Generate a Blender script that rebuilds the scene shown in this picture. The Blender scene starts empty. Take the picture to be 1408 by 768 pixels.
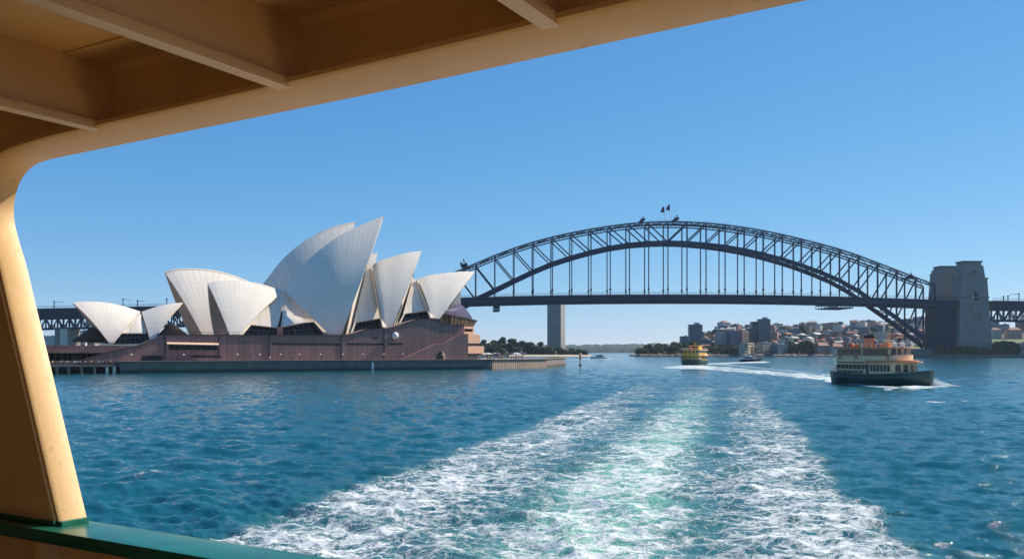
import bpy, bmesh, math, random
import numpy as np
from mathutils import Vector, Matrix
R = math.radians
SC = bpy.context.scene
COL = SC.collection
F_PX, CX, HZ, CAM_H = 1220.0, 704.0, 482.5, 7.5     # focal length (px of the 1408 px photo), centre column, horizon row, eye height

# ------------------------------------------------------------------ camera
cam_d = bpy.data.cameras.new('camera'); cam = bpy.data.objects.new('camera', cam_d); COL.objects.link(cam)
cam.location = (0, 0, CAM_H); cam.rotation_euler = (R(90), 0, 0)
cam_d.sensor_width = 36.0; cam_d.lens = 36.0*F_PX/1408.0
cam_d.shift_y = (HZ-384.0)/1408.0
cam_d.clip_start = 0.05; cam_d.clip_end = 30000
SC.camera = cam

# ------------------------------------------------------------------ sky and sun
SUN_AZ, SUN_EL = R(26), R(39)        # azimuth measured from +X (right) towards +Y (away)
SUN_DIR = Vector((math.cos(SUN_EL)*math.cos(SUN_AZ), math.cos(SUN_EL)*math.sin(SUN_AZ), math.sin(SUN_EL)))
w = bpy.data.worlds.new('World'); SC.world = w; w.use_nodes = True
nt = w.node_tree; nt.nodes.clear()
sky = nt.nodes.new('ShaderNodeTexSky'); sky.sky_type = 'NISHITA'; sky.sun_disc = False
sky.sun_elevation = SUN_EL; sky.sun_rotation = R(90) - SUN_AZ
sky.altitude = 0; sky.air_density = 0.75; sky.dust_density = 0.0; sky.ozone_density = 9.0
bg = nt.nodes.new('ShaderNodeBackground'); bg.inputs['Strength'].default_value = 0.10
wo = nt.nodes.new('ShaderNodeOutputWorld')
sep = nt.nodes.new('ShaderNodeSeparateColor'); com = nt.nodes.new('ShaderNodeCombineColor'); nt.links.new(sky.outputs[0], sep.inputs[0])
for ci, (pv_, gm, am) in enumerate(((1.02, 1.05, 0.81), (2.30, 0.66, 1.086), (5.19, 0.42, 0.98))):     # clear maritime air: softer contrast between zenith and horizon
    d_ = nt.nodes.new('ShaderNodeMath'); d_.operation = 'DIVIDE'; nt.links.new(sep.outputs[ci], d_.inputs[0]); d_.inputs[1].default_value = pv_
    p_ = nt.nodes.new('ShaderNodeMath'); p_.operation = 'POWER'; nt.links.new(d_.outputs[0], p_.inputs[0]); p_.inputs[1].default_value = gm
    k_ = nt.nodes.new('ShaderNodeMath'); k_.operation = 'MULTIPLY'; nt.links.new(p_.outputs[0], k_.inputs[0]); k_.inputs[1].default_value = pv_*am
    nt.links.new(k_.outputs[0], com.inputs[ci])
nt.links.new(com.outputs[0], bg.inputs[0]); nt.links.new(bg.outputs[0], wo.inputs[0])
sd = bpy.data.lights.new('sun', 'SUN'); sd.energy = 5.0; sd.angle = R(0.5); sd.color = (1.0, 0.90, 0.76)
sun = bpy.data.objects.new('sun', sd); COL.objects.link(sun)
sun.rotation_euler = SUN_DIR.to_track_quat('Z', 'Y').to_euler()
SC.view_settings.view_transform = 'Standard'; SC.view_settings.look = 'None'
SC.view_settings.exposure = 0.55; SC.view_settings.gamma = 1.0; SC.view_settings.use_curve_mapping = False
SC.cycles.max_bounces = 8; SC.cycles.diffuse_bounces = 4; SC.cycles.volume_bounces = 0
SC.cycles.volume_step_rate = 4.0; SC.cycles.sample_clamp_indirect = 6.0

# ------------------------------------------------------------------ helpers
def W(px, py, Y):                    # photo pixel + depth -> point
    return Vector(((px-CX)/F_PX*Y, Y, CAM_H-(py-HZ)/F_PX*Y))
def XW(px, Y): return (px-CX)/F_PX*Y
def ZW(py, Y): return CAM_H-(py-HZ)/F_PX*Y

def tag(o, label=None, cat=None, group=None, kind=None):
    if label: o['label'] = label
    if cat: o['category'] = cat
    if group: o['group'] = group
    if kind: o['kind'] = kind
    return o
def empty(name, loc=(0, 0, 0), rz=0.0):
    o = bpy.data.objects.new(name, None); COL.objects.link(o)
    o.location = loc; o.rotation_euler = (0, 0, rz); o.empty_display_size = 0.5
    return o
def copy_tree(o, parent=None):
    c = o.copy(); COL.objects.link(c); c.parent = parent
    for ch in o.children: copy_tree(ch, c)
    return c

class MB:
    """collects shapes into one mesh"""
    def __init__(s): s.v = []; s.f = []; s.m = []; s.uv = None; s.smooth = False
    def add(s, vs, fs, mi=0):
        b = len(s.v); s.v += [tuple(x) for x in vs]
        for f in fs: s.f.append(tuple(i+b for i in f)); s.m.append(mi)
    def box(s, c, d, rz=0.0, mi=0, M=None):
        hx, hy, hz = d[0]/2, d[1]/2, d[2]/2
        vs = [Vector((x*hx, y*hy, z*hz)) for z in (-1, 1) for y in (-1, 1) for x in (-1, 1)]
        if M is None: M = Matrix.Rotation(rz, 3, 'Z')
        vs = [M @ v + Vector(c) for v in vs]
        s.add(vs, [(0, 2, 3, 1), (4, 5, 7, 6), (0, 1, 5, 4), (1, 3, 7, 5), (3, 2, 6, 7), (2, 0, 4, 6)], mi)
    def bar(s, p, q, wd, ht=None, up=(0, 0, 1), mi=0):
        p, q = Vector(p), Vector(q); ht = ht or wd
        d = q-p; L = d.length
        if L < 1e-6: return
        d = d/L; up = Vector(up)
        sx = d.cross(up)
        if sx.length < 1e-4: sx = d.cross(Vector((1, 0, 0)))
        sx.normalize(); u = sx.cross(d)
        vs = [e + sx*(a*wd/2) + u*(b*ht/2) for e in (p, q) for a, b in ((-1, -1), (1, -1), (1, 1), (-1, 1))]
        s.add(vs, [(3, 2, 1, 0), (4, 5, 6, 7), (0, 1, 5, 4), (1, 2, 6, 5), (2, 3, 7, 6), (3, 0, 4, 7)], mi)
    def tube(s, p, q, r0, r1=None, n=8, mi=0):
        p, q = Vector(p), Vector(q); r1 = r0 if r1 is None else r1
        d = (q-p).normalized(); a = d.cross(Vector((0, 0, 1)))
        if a.length < 1e-4: a = Vector((1, 0, 0))
        a.normalize(); b = d.cross(a)
        vs = []
        for e, r in ((p, r0), (q, r1)):
            for i in range(n):
                t = 2*math.pi*i/n; vs.append(e + a*(r*math.cos(t)) + b*(r*math.sin(t)))
        fs = [(i, (i+1) % n, n+(i+1) % n, n+i) for i in range(n)]
        fs += [tuple(range(n-1, -1, -1)), tuple(range(n, 2*n))]
        s.add(vs, fs, mi)
    def lathe(s, prof, c=(0, 0, 0), n=12, mi=0, sx=1.0, sy=1.0):
        vs = []; c = Vector(c)
        for r, z in prof:
            for i in range(n):
                t = 2*math.pi*i/n; vs.append(c + Vector((r*sx*math.cos(t), r*sy*math.sin(t), z)))
        fs = []
        for k in range(len(prof)-1):
            for i in range(n):
                fs.append((k*n+i, k*n+(i+1) % n, (k+1)*n+(i+1) % n, (k+1)*n+i))
        fs += [tuple(range(n-1, -1, -1)), tuple(range((len(prof)-1)*n, len(prof)*n))]
        s.add(vs, fs, mi)
    def prism(s, pts, off, mi=0):
        """polygon pts (3d) extruded by vector off"""
        n = len(pts); off = Vector(off)
        vs = [Vector(p) for p in pts] + [Vector(p)+off for p in pts]
        s.add(vs, [tuple(range(n)), tuple(range(2*n-1, n-1, -1))] + [(i, n+i, n+(i+1) % n, (i+1) % n) for i in range(n)], mi)
    def slab(s, poly, z0, z1, mi=0):
        s.prism([(x, y, z0) for x, y in poly], (0, 0, z1-z0), mi)
    def grid(s, rows, mi=0, flip=False):
        n = len(rows[0]); vs = [p for r in rows for p in r]; fs = []
        for j in range(len(rows)-1):
            for i in range(n-1):
                q = (j*n+i, j*n+i+1, (j+1)*n+i+1, (j+1)*n+i)
                fs.append(q[::-1] if flip else q)
        s.add(vs, fs, mi)
    def build(s, name, mats, parent=None, smooth=None, bevel=0.0, recalc=True, segs=2):
        me = bpy.data.meshes.new(name)
        me.from_pydata([tuple(v) for v in s.v], [], s.f)
        if not isinstance(mats, (list, tuple)): mats = [mats]
        for m in mats: me.materials.append(m)
        if len(mats) > 1: me.polygons.foreach_set('material_index', s.m)
        if recalc or bevel:
            bm = bmesh.new(); bm.from_mesh(me)
            if bevel:
                bmesh.ops.remove_doubles(bm, verts=bm.verts, dist=1e-4)
                ed = [e for e in bm.edges if len(e.link_faces) == 2 and e.calc_face_angle(0) > 0.5]
                bmesh.ops.bevel(bm, geom=ed, offset=bevel, segments=segs, affect='EDGES', profile=0.7, clamp_overlap=True)
            bmesh.ops.recalc_face_normals(bm, faces=bm.faces)
            bm.to_mesh(me); bm.free()
        if smooth:
            me.polygons.foreach_set('use_smooth', [True]*len(me.polygons))
            if smooth != True:
                me.set_sharp_from_angle(angle=smooth)
        me.update()
        o = bpy.data.objects.new(name, me); COL.objects.link(o)
        if parent is not None: o.parent = parent
        return o

# ------------------------------------------------------------------ materials
def new_mat(name):
    m = bpy.data.materials.new(name); m.use_nodes = True
    return m, m.node_tree, m.node_tree.nodes['Principled BSDF']
def N(t, kind, **kw):
    n = t.nodes.new('ShaderNode'+kind)
    for k, v in kw.items(): setattr(n, k, v)
    return n
def math_n(t, op, a, b=None, c=None, clamp=False):
    n = t.nodes.new('ShaderNodeMath'); n.operation = op; n.use_clamp = clamp
    for i, x in enumerate((a, b, c)):
        if x is None: continue
        if isinstance(x, (int, float)): n.inputs[i].default_value = x
        else: t.links.new(x, n.inputs[i])
    return n.outputs[0]
def ramp(t, fac, stops):
    n = t.nodes.new('ShaderNodeValToRGB'); e = n.color_ramp.elements
    while len(e) < len(stops): e.new(0.5)
    for x, (p, c) in zip(e, stops): x.position = p; x.color = (*c, 1) if len(c) == 3 else c
    t.links.new(fac, n.inputs[0]); return n.outputs[0]
def mixc(t, fac, a, b, mode='MIX'):
    n = t.nodes.new('ShaderNodeMix'); n.data_type = 'RGBA'; n.blend_type = mode
    for i, x in ((0, fac), (6, a), (7, b)):
        if isinstance(x, (int, float)): n.inputs[i].default_value = x
        elif isinstance(x, (tuple, list)): n.inputs[i].default_value = (*x[:3], 1)
        else: t.links.new(x, n.inputs[i])
    return n.outputs[2]
def noise(t, vec, scale, detail=4, rough=0.5, dist=0.0):
    n = t.nodes.new('ShaderNodeTexNoise'); n.inputs['Scale'].default_value = scale
    n.inputs['Detail'].default_value = detail; n.inputs['Roughness'].default_value = rough
    n.inputs['Distortion'].default_value = dist
    if vec is not None: t.links.new(vec, n.inputs['Vector'])
    return n.outputs[0]
def bump(t, p, h, strength=0.3, dist=0.02):
    n = t.nodes.new('ShaderNodeBump'); n.inputs['Strength'].default_value = strength; n.inputs['Distance'].default_value = dist
    t.links.new(h, n.inputs['Height']); t.links.new(n.outputs[0], p.inputs['Normal']); return n
def plain(name, col, rough=0.6, metal=0.0, var=0.12, scale=3.0, bmp=0.0, spec=0.5, coat=0.0):
    """painted / worn surface: base colour with two scales of unevenness"""
    m, t, p = new_mat(name)
    tc = N(t, 'TexCoord').outputs['Object']
    n1 = noise(t, tc, scale, 6, 0.6); n2 = noise(t, tc, scale*0.13, 3, 0.5)
    v = math_n(t, 'ADD', math_n(t, 'MULTIPLY', n1, 0.6), math_n(t, 'MULTIPLY', n2, 0.4))
    lo = tuple(c*(1-var*1.6) for c in col); hi = tuple(min(1, c*(1+var*1.2)) for c in col)
    t.links.new(ramp(t, v, [(0.25, lo), (0.75, hi)]), p.inputs['Base Color'])
    p.inputs['Roughness'].default_value = rough; p.inputs['Metallic'].default_value = metal
    p.inputs['Specular IOR Level'].default_value = spec; p.inputs['Coat Weight'].default_value = coat
    if bmp: bump(t, p, n1, bmp, 0.02)
    return m
def windows_mat(name, wall, cw=2.6, ch=3.1, fw=0.55, fh=0.5, glass=(0.035, 0.05, 0.07), slab=None, seed=0.0):
    """rendered wall pierced by rows of glazing (far buildings, a few pixels each)"""
    m, t, p = new_mat(name)
    tc = N(t, 'TexCoord'); sp = N(t, 'SeparateXYZ'); t.links.new(tc.outputs['Object'], sp.inputs[0])
    sn = N(t, 'SeparateXYZ'); t.links.new(tc.outputs['Normal'], sn.inputs[0])
    ax = math_n(t, 'ABSOLUTE', sn.outputs[0]); ay = math_n(t, 'ABSOLUTE', sn.outputs[1]); az = math_n(t, 'ABSOLUTE', sn.outputs[2])
    u = math_n(t, 'ADD', math_n(t, 'MULTIPLY', sp.outputs[0], ay), math_n(t, 'MULTIPLY', sp.outputs[1], ax))
    fu = math_n(t, 'FRACT', math_n(t, 'DIVIDE', math_n(t, 'ADD', u, 500.3+seed), cw))
    fv = math_n(t, 'FRACT', math_n(t, 'DIVIDE', math_n(t, 'ADD', sp.outputs[2], 100.0), ch))
    iu = math_n(t, 'LESS_THAN', math_n(t, 'ABSOLUTE', math_n(t, 'SUBTRACT', fu, 0.5)), fw/2)
    iv = math_n(t, 'LESS_THAN', math_n(t, 'ABSOLUTE', math_n(t, 'SUBTRACT', fv, 0.55)), fh/2)
    win = math_n(t, 'MULTIPLY', math_n(t, 'MULTIPLY', iu, iv), math_n(t, 'LESS_THAN', az, 0.5))
    cell = N(t, 'TexWhiteNoise'); cell.noise_dimensions = '2D'
    cb = N(t, 'CombineXYZ')
    t.links.new(math_n(t, 'FLOOR', math_n(t, 'DIVIDE', math_n(t, 'ADD', u, 500.3+seed), cw)), cb.inputs[0])
    t.links.new(math_n(t, 'FLOOR', math_n(t, 'DIVIDE', sp.outputs[2], ch)), cb.inputs[1])
    t.links.new(cb.outputs[0], cell.inputs[0])
    gl = mixc(t, math_n(t, 'MULTIPLY', cell.outputs[0], 0.5), glass, tuple(min(1, c*0.8) for c in wall))
    n1 = noise(t, tc.outputs['Object'], 0.25, 5, 0.6)
    wl = ramp(t, n1, [(0.3, tuple(c*0.82 for c in wall)), (0.7, tuple(min(1, c*1.1) for c in wall))])
    if slab:
        sl = math_n(t, 'LESS_THAN', fv, 0.14)
        wl = mixc(t, sl, wl, slab)
    t.links.new(mixc(t, win, wl, gl), p.inputs['Base Color'])
    t.links.new(math_n(t, 'SUBTRACT', 0.75, math_n(t, 'MULTIPLY', win, 0.55)), p.inputs['Roughness'])
    return m
M = {}
M['cream'] = plain('cream_paint', (0.66, 0.46, 0.25), 0.42, var=0.10, scale=4.0, bmp=0.04)
M['steel'] = plain('bridge_steel', (0.005, 0.026, 0.070), 0.6, var=0.25, scale=0.3, spec=0.15)
M['steel_dk'] = plain('bridge_steel_dark', (0.004, 0.018, 0.045), 0.6, var=0.25, scale=0.3, spec=0.15)
M['stone'] = None
M['concrete'] = plain('pale_concrete', (0.62, 0.54, 0.43), 0.7, var=0.08, scale=0.8)
M['dkglass'] = plain('dark_glass', (0.014, 0.014, 0.016), 0.2, var=0.5, scale=0.5, spec=0.2)
M['bronze'] = plain('bronze_and_shade', (0.05, 0.035, 0.03), 0.4, var=0.2, scale=0.8)  # bronze parts, and painted shade on the shell soffits
M['black'] = plain('black_and_shade', (0.012, 0.012, 0.013), 0.6)  # black parts, and painted shade inside gaps and openings
M['white'] = plain('white_paint', (0.72, 0.70, 0.66), 0.45, var=0.06)
M['foam'] = plain('foam_white', (0.86, 0.88, 0.88), 0.9, var=0.08, scale=2.0)
# ------------------------------------------------------------------ water: one sheet to the horizon with real waves
rng = np.random.default_rng(7)
def make_noise2(seed, n=256):
    g = np.random.default_rng(seed).random((n, n)).astype(np.float32)
    def f(x, y):
        xi = np.floor(x).astype(np.int64); yi = np.floor(y).astype(np.int64)
        fx = (x-xi).astype(np.float32); fy = (y-yi).astype(np.float32)
        fx = fx*fx*(3-2*fx); fy = fy*fy*(3-2*fy)
        a = g[xi % n, yi % n]; b = g[(xi+1) % n, yi % n]; c = g[xi % n, (yi+1) % n]; d = g[(xi+1) % n, (yi+1) % n]
        return (a*(1-fx)+b*fx)*(1-fy) + (c*(1-fx)+d*fx)*fy
    return f
N1, N2, N3 = make_noise2(1), make_noise2(2), make_noise2(3)
def sst(x, a, b):
    t = np.clip((x-a)/(b-a), 0, 1); return t*t*(3-2*t)

NR, NA = 1020, 860
rr = np.concatenate([9.0*np.exp(np.linspace(0, math.log(5600/9.0), NR))])
aa = np.radians(np.linspace(-50, 50, NA))
RR, AA = np.meshgrid(rr, aa, indexing='ij')
X0 = RR*np.sin(AA); Y0 = RR*np.cos(AA)
step = RR*(math.log(5600/9.0)/(NR-1))
PX = CX + F_PX*X0/Y0; PY = HZ + F_PX*CAM_H/Y0
# open-water chop
Hh = np.zeros_like(X0)
for i in range(54):
    lam = 1.1*(16.0/1.1)**(i/53.0)*rng.uniform(0.9, 1.1)
    th = R(250)+rng.normal(0, 0.55)
    k = 2*math.pi/lam; ph = rng.uniform(0, 6.28)
    amp = 0.0135*lam**0.45*(1.0 if lam < 8 else 0.7)
    wgt = sst(lam/step, 2.5, 6.0)
    gx = N1(X0/(lam*4.1)+i*7.3, Y0/(lam*4.1)+i*3.1)         # groups of waves, not endless trains
    s = np.sin(k*(X0*math.cos(th)+Y0*math.sin(th)) + ph + 2.2*N2(X0/(lam*2.3)+i, Y0/(lam*2.3)))
    Hh += amp*wgt*(0.25+1.5*gx)*(1-np.abs(s))**1.0*1.6 - amp*wgt*0.6
# steep wakes thrown out along both sides
def hump(px, py, ln, wd, h, ang):
    Y = CAM_H*F_PX/(py-HZ); X = XW(px, Y)
    u = (X0-X)*math.cos(ang)+(Y0-Y)*math.sin(ang); v = -(X0-X)*math.sin(ang)+(Y0-Y)*math.cos(ang)
    u = u + 0.10*v*v/ln
    prof = np.exp(-(u/ln)**2)*(np.exp(-np.where(v > 0, (v/(wd*1.0))**2, (v/(wd*2.2))**2)))
    return (0.8 if px < 700 else 0.36)*h*prof
for a in [(190, 668, 2.6, 1.0, .40, .5), (235, 655, 2.2, .9, .22, .5), (300, 640, 3.4, 1.2, .30, .3), (386, 600, 2.8, 1.2, .42, .6),
          (330, 618, 5, 1.6, .25, .2), (290, 690, 3.5, 1.0, .24, .1), (150, 700, 2.5, .8, .22, .2), (455, 556, 6, 1.8, .25, .2),
          (250, 590, 7, 1.6, .22, .1), (180, 610, 6, 1.6, .2, .2),
          (1355, 640, 3.6, 1.3, .50, -.3), (1320, 622, 4, 1.5, .3, -.4), 
          (1310, 590, 6, 1.8, .35, -.3), (1220, 605, 5, 1.5, .28, -.2), (1380, 570, 7, 2.0, .3, -.2), 
          (1350, 560, 7, 2, .28, -.3), (1270, 575, 7, 2, .25, -.1)]:
    Hh += hump(*a)
# wake of the ferry the viewpoint stands on: three bands running away from the stern
uu = (X0-(2.6+0.2385*(Y0-32))) * 0.972
wob = 1.6*(N1(Y0/17., X0*0+3.3)-0.5) + 0.7*(N2(Y0/5.3, X0*0+9.1)-0.5)
u = uu + wob*0.8
grow = 1.0+0.0*Y0
dist = sst(Y0, 24, 34)
far = 1.0/(1.0+np.exp((Y0-150)/34.0))
blot = N1(X0/2.6, Y0/3.6)*0.6 + N2(X0/1.1, Y0/1.5)*0.4
big = N3(X0/7.0+5, Y0/11.0)
eL = np.exp(-((u+9.8)/3.0)**2)*sst(u, -14.6, -11.6) ; eR = np.exp(-((u-8.9)/3.3)**2)*(1-sst(u, 10.6, 13.6))
cC = np.exp(-((u+0.3)/2.7)**2)
near = np.exp(-(Y0-30)/70.0)
edge = sst(u, -17.2, -13.2)*(1-sst(u, 11.2, 14.2))
fill = edge
bL = sst(u, -16.8, -12.4)*(1-sst(u, -10.0, -2.6)); bR = sst(u, 2.2, 9.0)*(1-sst(u, 9.4, 13.8)); bC = sst(u, -5.4, -1.0)*(1-sst(u, 0.8, 5.0))
strk = N1(X0/8.5+40, Y0/2.2)*0.5 + N2(X0/2.6+9, Y0/1.3)*0.3 + N3(X0/11.0, Y0/6.5)*0.4      # streaks lie across the wake
base = 0.335*edge + np.maximum(np.maximum(bL*(0.27+0.08*near), bR*(0.26+0.08*near)), bC*(0.26+0.13*near))
fade = 0.47+0.53*np.exp(-np.maximum(Y0-30, 0)/95.0)
dens = (base + (strk-0.6)*0.44 + (blot-0.5)*0.22)*fade*edge*(0.55+0.45*sst(far, 0.02, 0.3))
dens = np.where(base > 0.02, dens, 0)
# whitecaps on the steepest little crests outside
caps = np.zeros_like(X0)
def cap(px, py, rx, ry, s=0.9):
    d = ((PX-px)/rx)**2+((PY-py)/ry)**2
    return s*np.exp(-d*d)
for a in [(388, 597, 9, 3.5, .95), (190, 656, 10, 3, .8), (215, 650, 14, 3, .62), (180, 668, 8, 2.5, .6), (1372, 628, 22, 3, .7),
          (1345, 632, 16, 3, .7), (1330, 645, 20, 3, .55), (1300, 600, 26, 2, .5), (1285, 552, 22, 1.6, .8), (1325, 551, 7, 1.6, .9), (1240, 548, 8, 1.4, .5),
          (1345, 595, 12, 2, .55), (1260, 650, 14, 2.5, .45), (460, 553, 8, 1.5, .7), (1250, 536, 14, 1.5, .9), (1222, 535, 8, 1.2, .95)]:
    caps = np.maximum(caps, 0.62*cap(*a)*(0.1+1.4*N3(X0/.55, Y0/1.2)))
# foam trails behind the other boats
def trail(pts, wscale=1.0):
    best = np.zeros_like(X0)
    for (x0, y0, w0, s0), (x1, y1, w1, s1) in zip(pts[:-1], pts[1:]):
        t = np.clip(((PX-x0)*(x1-x0)+(PY-y0)*(y1-y0)*64)/((x1-x0)**2+64*(y1-y0)**2), 0, 1)
        cx = x0+t*(x1-x0); cy = y0+t*(y1-y0); wd = w0+t*(w1-w0); st = s0+t*(s1-s0)
        d = np.abs(PY-cy)/wd + (np.maximum(np.abs(PX-cx)-2, 0)/12)**2
        best = np.maximum(best, st*np.clip(1.35-d**2*1.0, 0, 1))
    return best
tr = np.maximum(trail([(920, 505.2, 1.2, .9), (940, 504.6, 2.6, 1.25), (965, 504.6, 3.0, 1.2), (1000, 507.3, 3.6, .95), (1050, 511.8, 3.4, .95), (1100, 516.2, 4.2, 1.05), (1146, 521, 4.6, 1.3)]),
                trail([(972, 500.4, 1.1, 1.0), (1010, 498.8, .9, 1.1), (1046, 497.6, 1.0, 1.3)]))
tr = np.maximum(tr, trail([(985, 500.0, .9, .6), (1050, 506.5, 1.0, .55), (1140, 515.5, 1.4, .7)]))
tr = np.maximum(tr, trail([(740, 494.6, .5, .5), (830, 493.6, .7, .9), (870, 492.6, .4, .4)]))
tr = np.maximum(tr, trail([(1146, 524, 1.6, .9), (1190, 529.5, 1.2, .75), (1230, 533, 1.2, .8), (1262, 532.5, 3.0, 1.25), (1296, 530.5, 1.8, 1.2)]))
dens = np.maximum(dens, np.maximum(caps, 0.85*tr*(0.30+0.55*N1(X0/3.0, Y0/9.0)+0.35*N2(X0/1.2, Y0/4.0))))
churn = np.clip(cC*(0.40+0.9*near)*(0.5+0.9*big)*sst(far, 0.2, 0.9) + 0.09*fill*far + 0.25*np.clip(tr, 0, 1), 0, 1)
# boiling surface in the wake
wk = fill*far
for (lx, ly, h) in ((3.4, 2.6, .17), (1.7, 1.3, .09), (.8, .65, .04)):
    ok = sst(ly/step, 1.6, 4.0)
    Hh += wk*ok*h*(0.35+cC*0.9+0.35*(eL+eR))*(1-2*np.abs(N1(X0/lx+11, Y0/ly+4)-0.5)*2)
Hh += np.clip(tr, 0, 1)*0.10
Hh *= 1-sst(Y0, 700, 1000)
nv = NR*NA
co = np.empty((nv, 3), np.float32); co[:, 0] = X0.ravel(); co[:, 1] = Y0.ravel(); co[:, 2] = Hh.ravel()
ii = np.arange(nv).reshape(NR, NA)
quads = np.stack([ii[:-1, :-1], ii[:-1, 1:], ii[1:, 1:], ii[1:, :-1]], -1).reshape(-1, 4)
quads = quads[:, ::-1]
me = bpy.data.meshes.new('water')
me.vertices.add(nv); me.vertices.foreach_set('co', co.ravel())
me.loops.add(quads.size); me.loops.foreach_set('vertex_index', quads.ravel().astype(np.int32))
me.polygons.add(len(quads)); me.polygons.foreach_set('loop_start', np.arange(0, quads.size, 4, dtype=np.int32))
me.polygons.foreach_set('loop_total', np.full(len(quads), 4, np.int32))
me.polygons.foreach_set('use_smooth', np.ones(len(quads), bool))
for nm, arr in (('foam', dens), ('churn', churn)):
    at = me.attributes.new(nm, 'FLOAT', 'POINT'); at.data.foreach_set('value', arr.ravel().astype(np.float32))
me.update(calc_edges=True)
water = bpy.data.objects.new('water', me); COL.objects.link(water); water['kind'] = 'structure'

m, t, p = new_mat('harbour_water')
tc = N(t, 'TexCoord').outputs['Object']
fo = N(t, 'Attribute'); fo.attribute_name = 'foam'; ch = N(t, 'Attribute'); ch.attribute_name = 'churn'
cd = N(t, 'CameraData')
# lacework of foam: torn cells at three sizes, wider strands where the water is denser with air
wob1 = N(t, 'TexNoise'); wob1.inputs['Scale'].default_value = 0.8; wob1.inputs['Detail'].default_value = 4; t.links.new(tc, wob1.inputs['Vector'])
wob2 = N(t, 'TexNoise'); wob2.inputs['Scale'].default_value = 4.0; wob2.inputs['Detail'].default_value = 3; t.links.new(tc, wob2.inputs['Vector'])
def vadd(a, b, k):
    s1 = N(t, 'VectorMath', operation='SUBTRACT'); t.links.new(b, s1.inputs[0]); s1.inputs[1].default_value = (.5, .5, .5)
    s2 = N(t, 'VectorMath', operation='SCALE'); t.links.new(s1.outputs[0], s2.inputs[0]); s2.inputs[3].default_value = k
    s3 = N(t, 'VectorMath', operation='ADD'); t.links.new(a, s3.inputs[0]); t.links.new(s2.outputs[0], s3.inputs[1]); return s3.outputs[0]
wc = vadd(vadd(tc, wob1.outputs['Color'], 1.7), wob2.outputs['Color'], 0.26)
def cells(scale, ax):
    mp = N(t, 'Mapping'); mp.inputs['Scale'].default_value = (ax, 1, 1); t.links.new(wc, mp.inputs[0])
    v = N(t, 'TexVoronoi', feature='DISTANCE_TO_EDGE', voronoi_dimensions='2D'); v.inputs['Scale'].default_value = scale; t.links.new(mp.outputs[0], v.inputs['Vector']); return v.outputs['Distance']
c1_, c2_, c3_ = cells(0.62, .40), cells(1.7, .45), cells(4.6, .6)
fmp = N(t, 'Mapping'); fmp.inputs['Scale'].default_value = (.6, 1, 1); t.links.new(tc, fmp.inputs[0]); fine = noise(t, fmp.outputs[0], 7.5, 6, 0.78)
wid = math_n(t, 'MULTIPLY', math_n(t, 'MAXIMUM', math_n(t, 'SUBTRACT', fo.outputs['Fac'], 0.27), 0.0), 1.0)
def strand(c, k, soft):
    w_ = math_n(t, 'ADD', math_n(t, 'MULTIPLY', wid, k), math_n(t, 'MULTIPLY', math_n(t, 'SUBTRACT', fine, 0.5), 0.42))
    d_ = math_n(t, 'DIVIDE', math_n(t, 'SUBTRACT', w_, c), soft); return math_n(t, 'ADD', d_, 0.5, clamp=True)
s1_, s2_, s3_ = strand(c1_, .42, .09), strand(c2_, .38, .13), strand(c3_, .32, .20)
foam0 = math_n(t, 'ADD', math_n(t, 'ADD', math_n(t, 'MULTIPLY', s1_, .46), math_n(t, 'MULTIPLY', s2_, .52)), math_n(t, 'MULTIPLY', s3_, .44), clamp=True)
foam_f = math_n(t, 'MULTIPLY', math_n(t, 'POWER', foam0, 1.25), math_n(t, 'MULTIPLY', math_n(t, 'SUBTRACT', fo.outputs['Fac'], 0.18), 6.0, clamp=True))
deep = ramp(t, noise(t, tc, 0.02, 3, 0.5), [(0.3, (0.005, 0.080, 0.108)), (0.7, (0.008, 0.102, 0.132))])
body = mixc(t, ch.outputs['Fac'], deep, (0.13, 0.40, 0.30))
halo = math_n(t, 'MULTIPLY', math_n(t, 'POWER', math_n(t, 'MINIMUM', math_n(t, 'MAXIMUM', fo.outputs['Fac'], 0.0), 1.0), 1.5), 0.10)
body = mixc(t, halo, body, (0.30, 0.50, 0.52))
t.links.new(mixc(t, foam_f, body, (0.64, 0.68, 0.68)), p.inputs['Base Color'])
t.links.new(math_n(t, 'ADD', 0.09, math_n(t, 'MULTIPLY', foam_f, 0.75)), p.inputs['Roughness'])
p.inputs['IOR'].default_value = 1.333
t.links.new(math_n(t, 'SUBTRACT', 0.5, math_n(t, 'MULTIPLY', foam_f, 0.35)), p.inputs['Specular IOR Level'])
rmp = N(t, 'Mapping'); rmp.inputs['Scale'].default_value = (0.55, 1.0, 1.0); rmp.inputs['Rotation'].default_value = (0, 0, .25); t.links.new(tc, rmp.inputs[0]); ripc = rmp.outputs[0]
rip = math_n(t, 'ADD', math_n(t, 'MULTIPLY', noise(t, ripc, 2.6, 6, 0.68, 0.5), 0.55), math_n(t, 'MULTIPLY', noise(t, tc, 0.8, 4, 0.6, 0.3), 0.9))
rip = math_n(t, 'ADD', rip, math_n(t, 'MULTIPLY', foam_f, 0.35))
bp = bump(t, p, rip, 0.6, 0.22)
M['water'] = m; me.materials.append(m)

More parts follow.
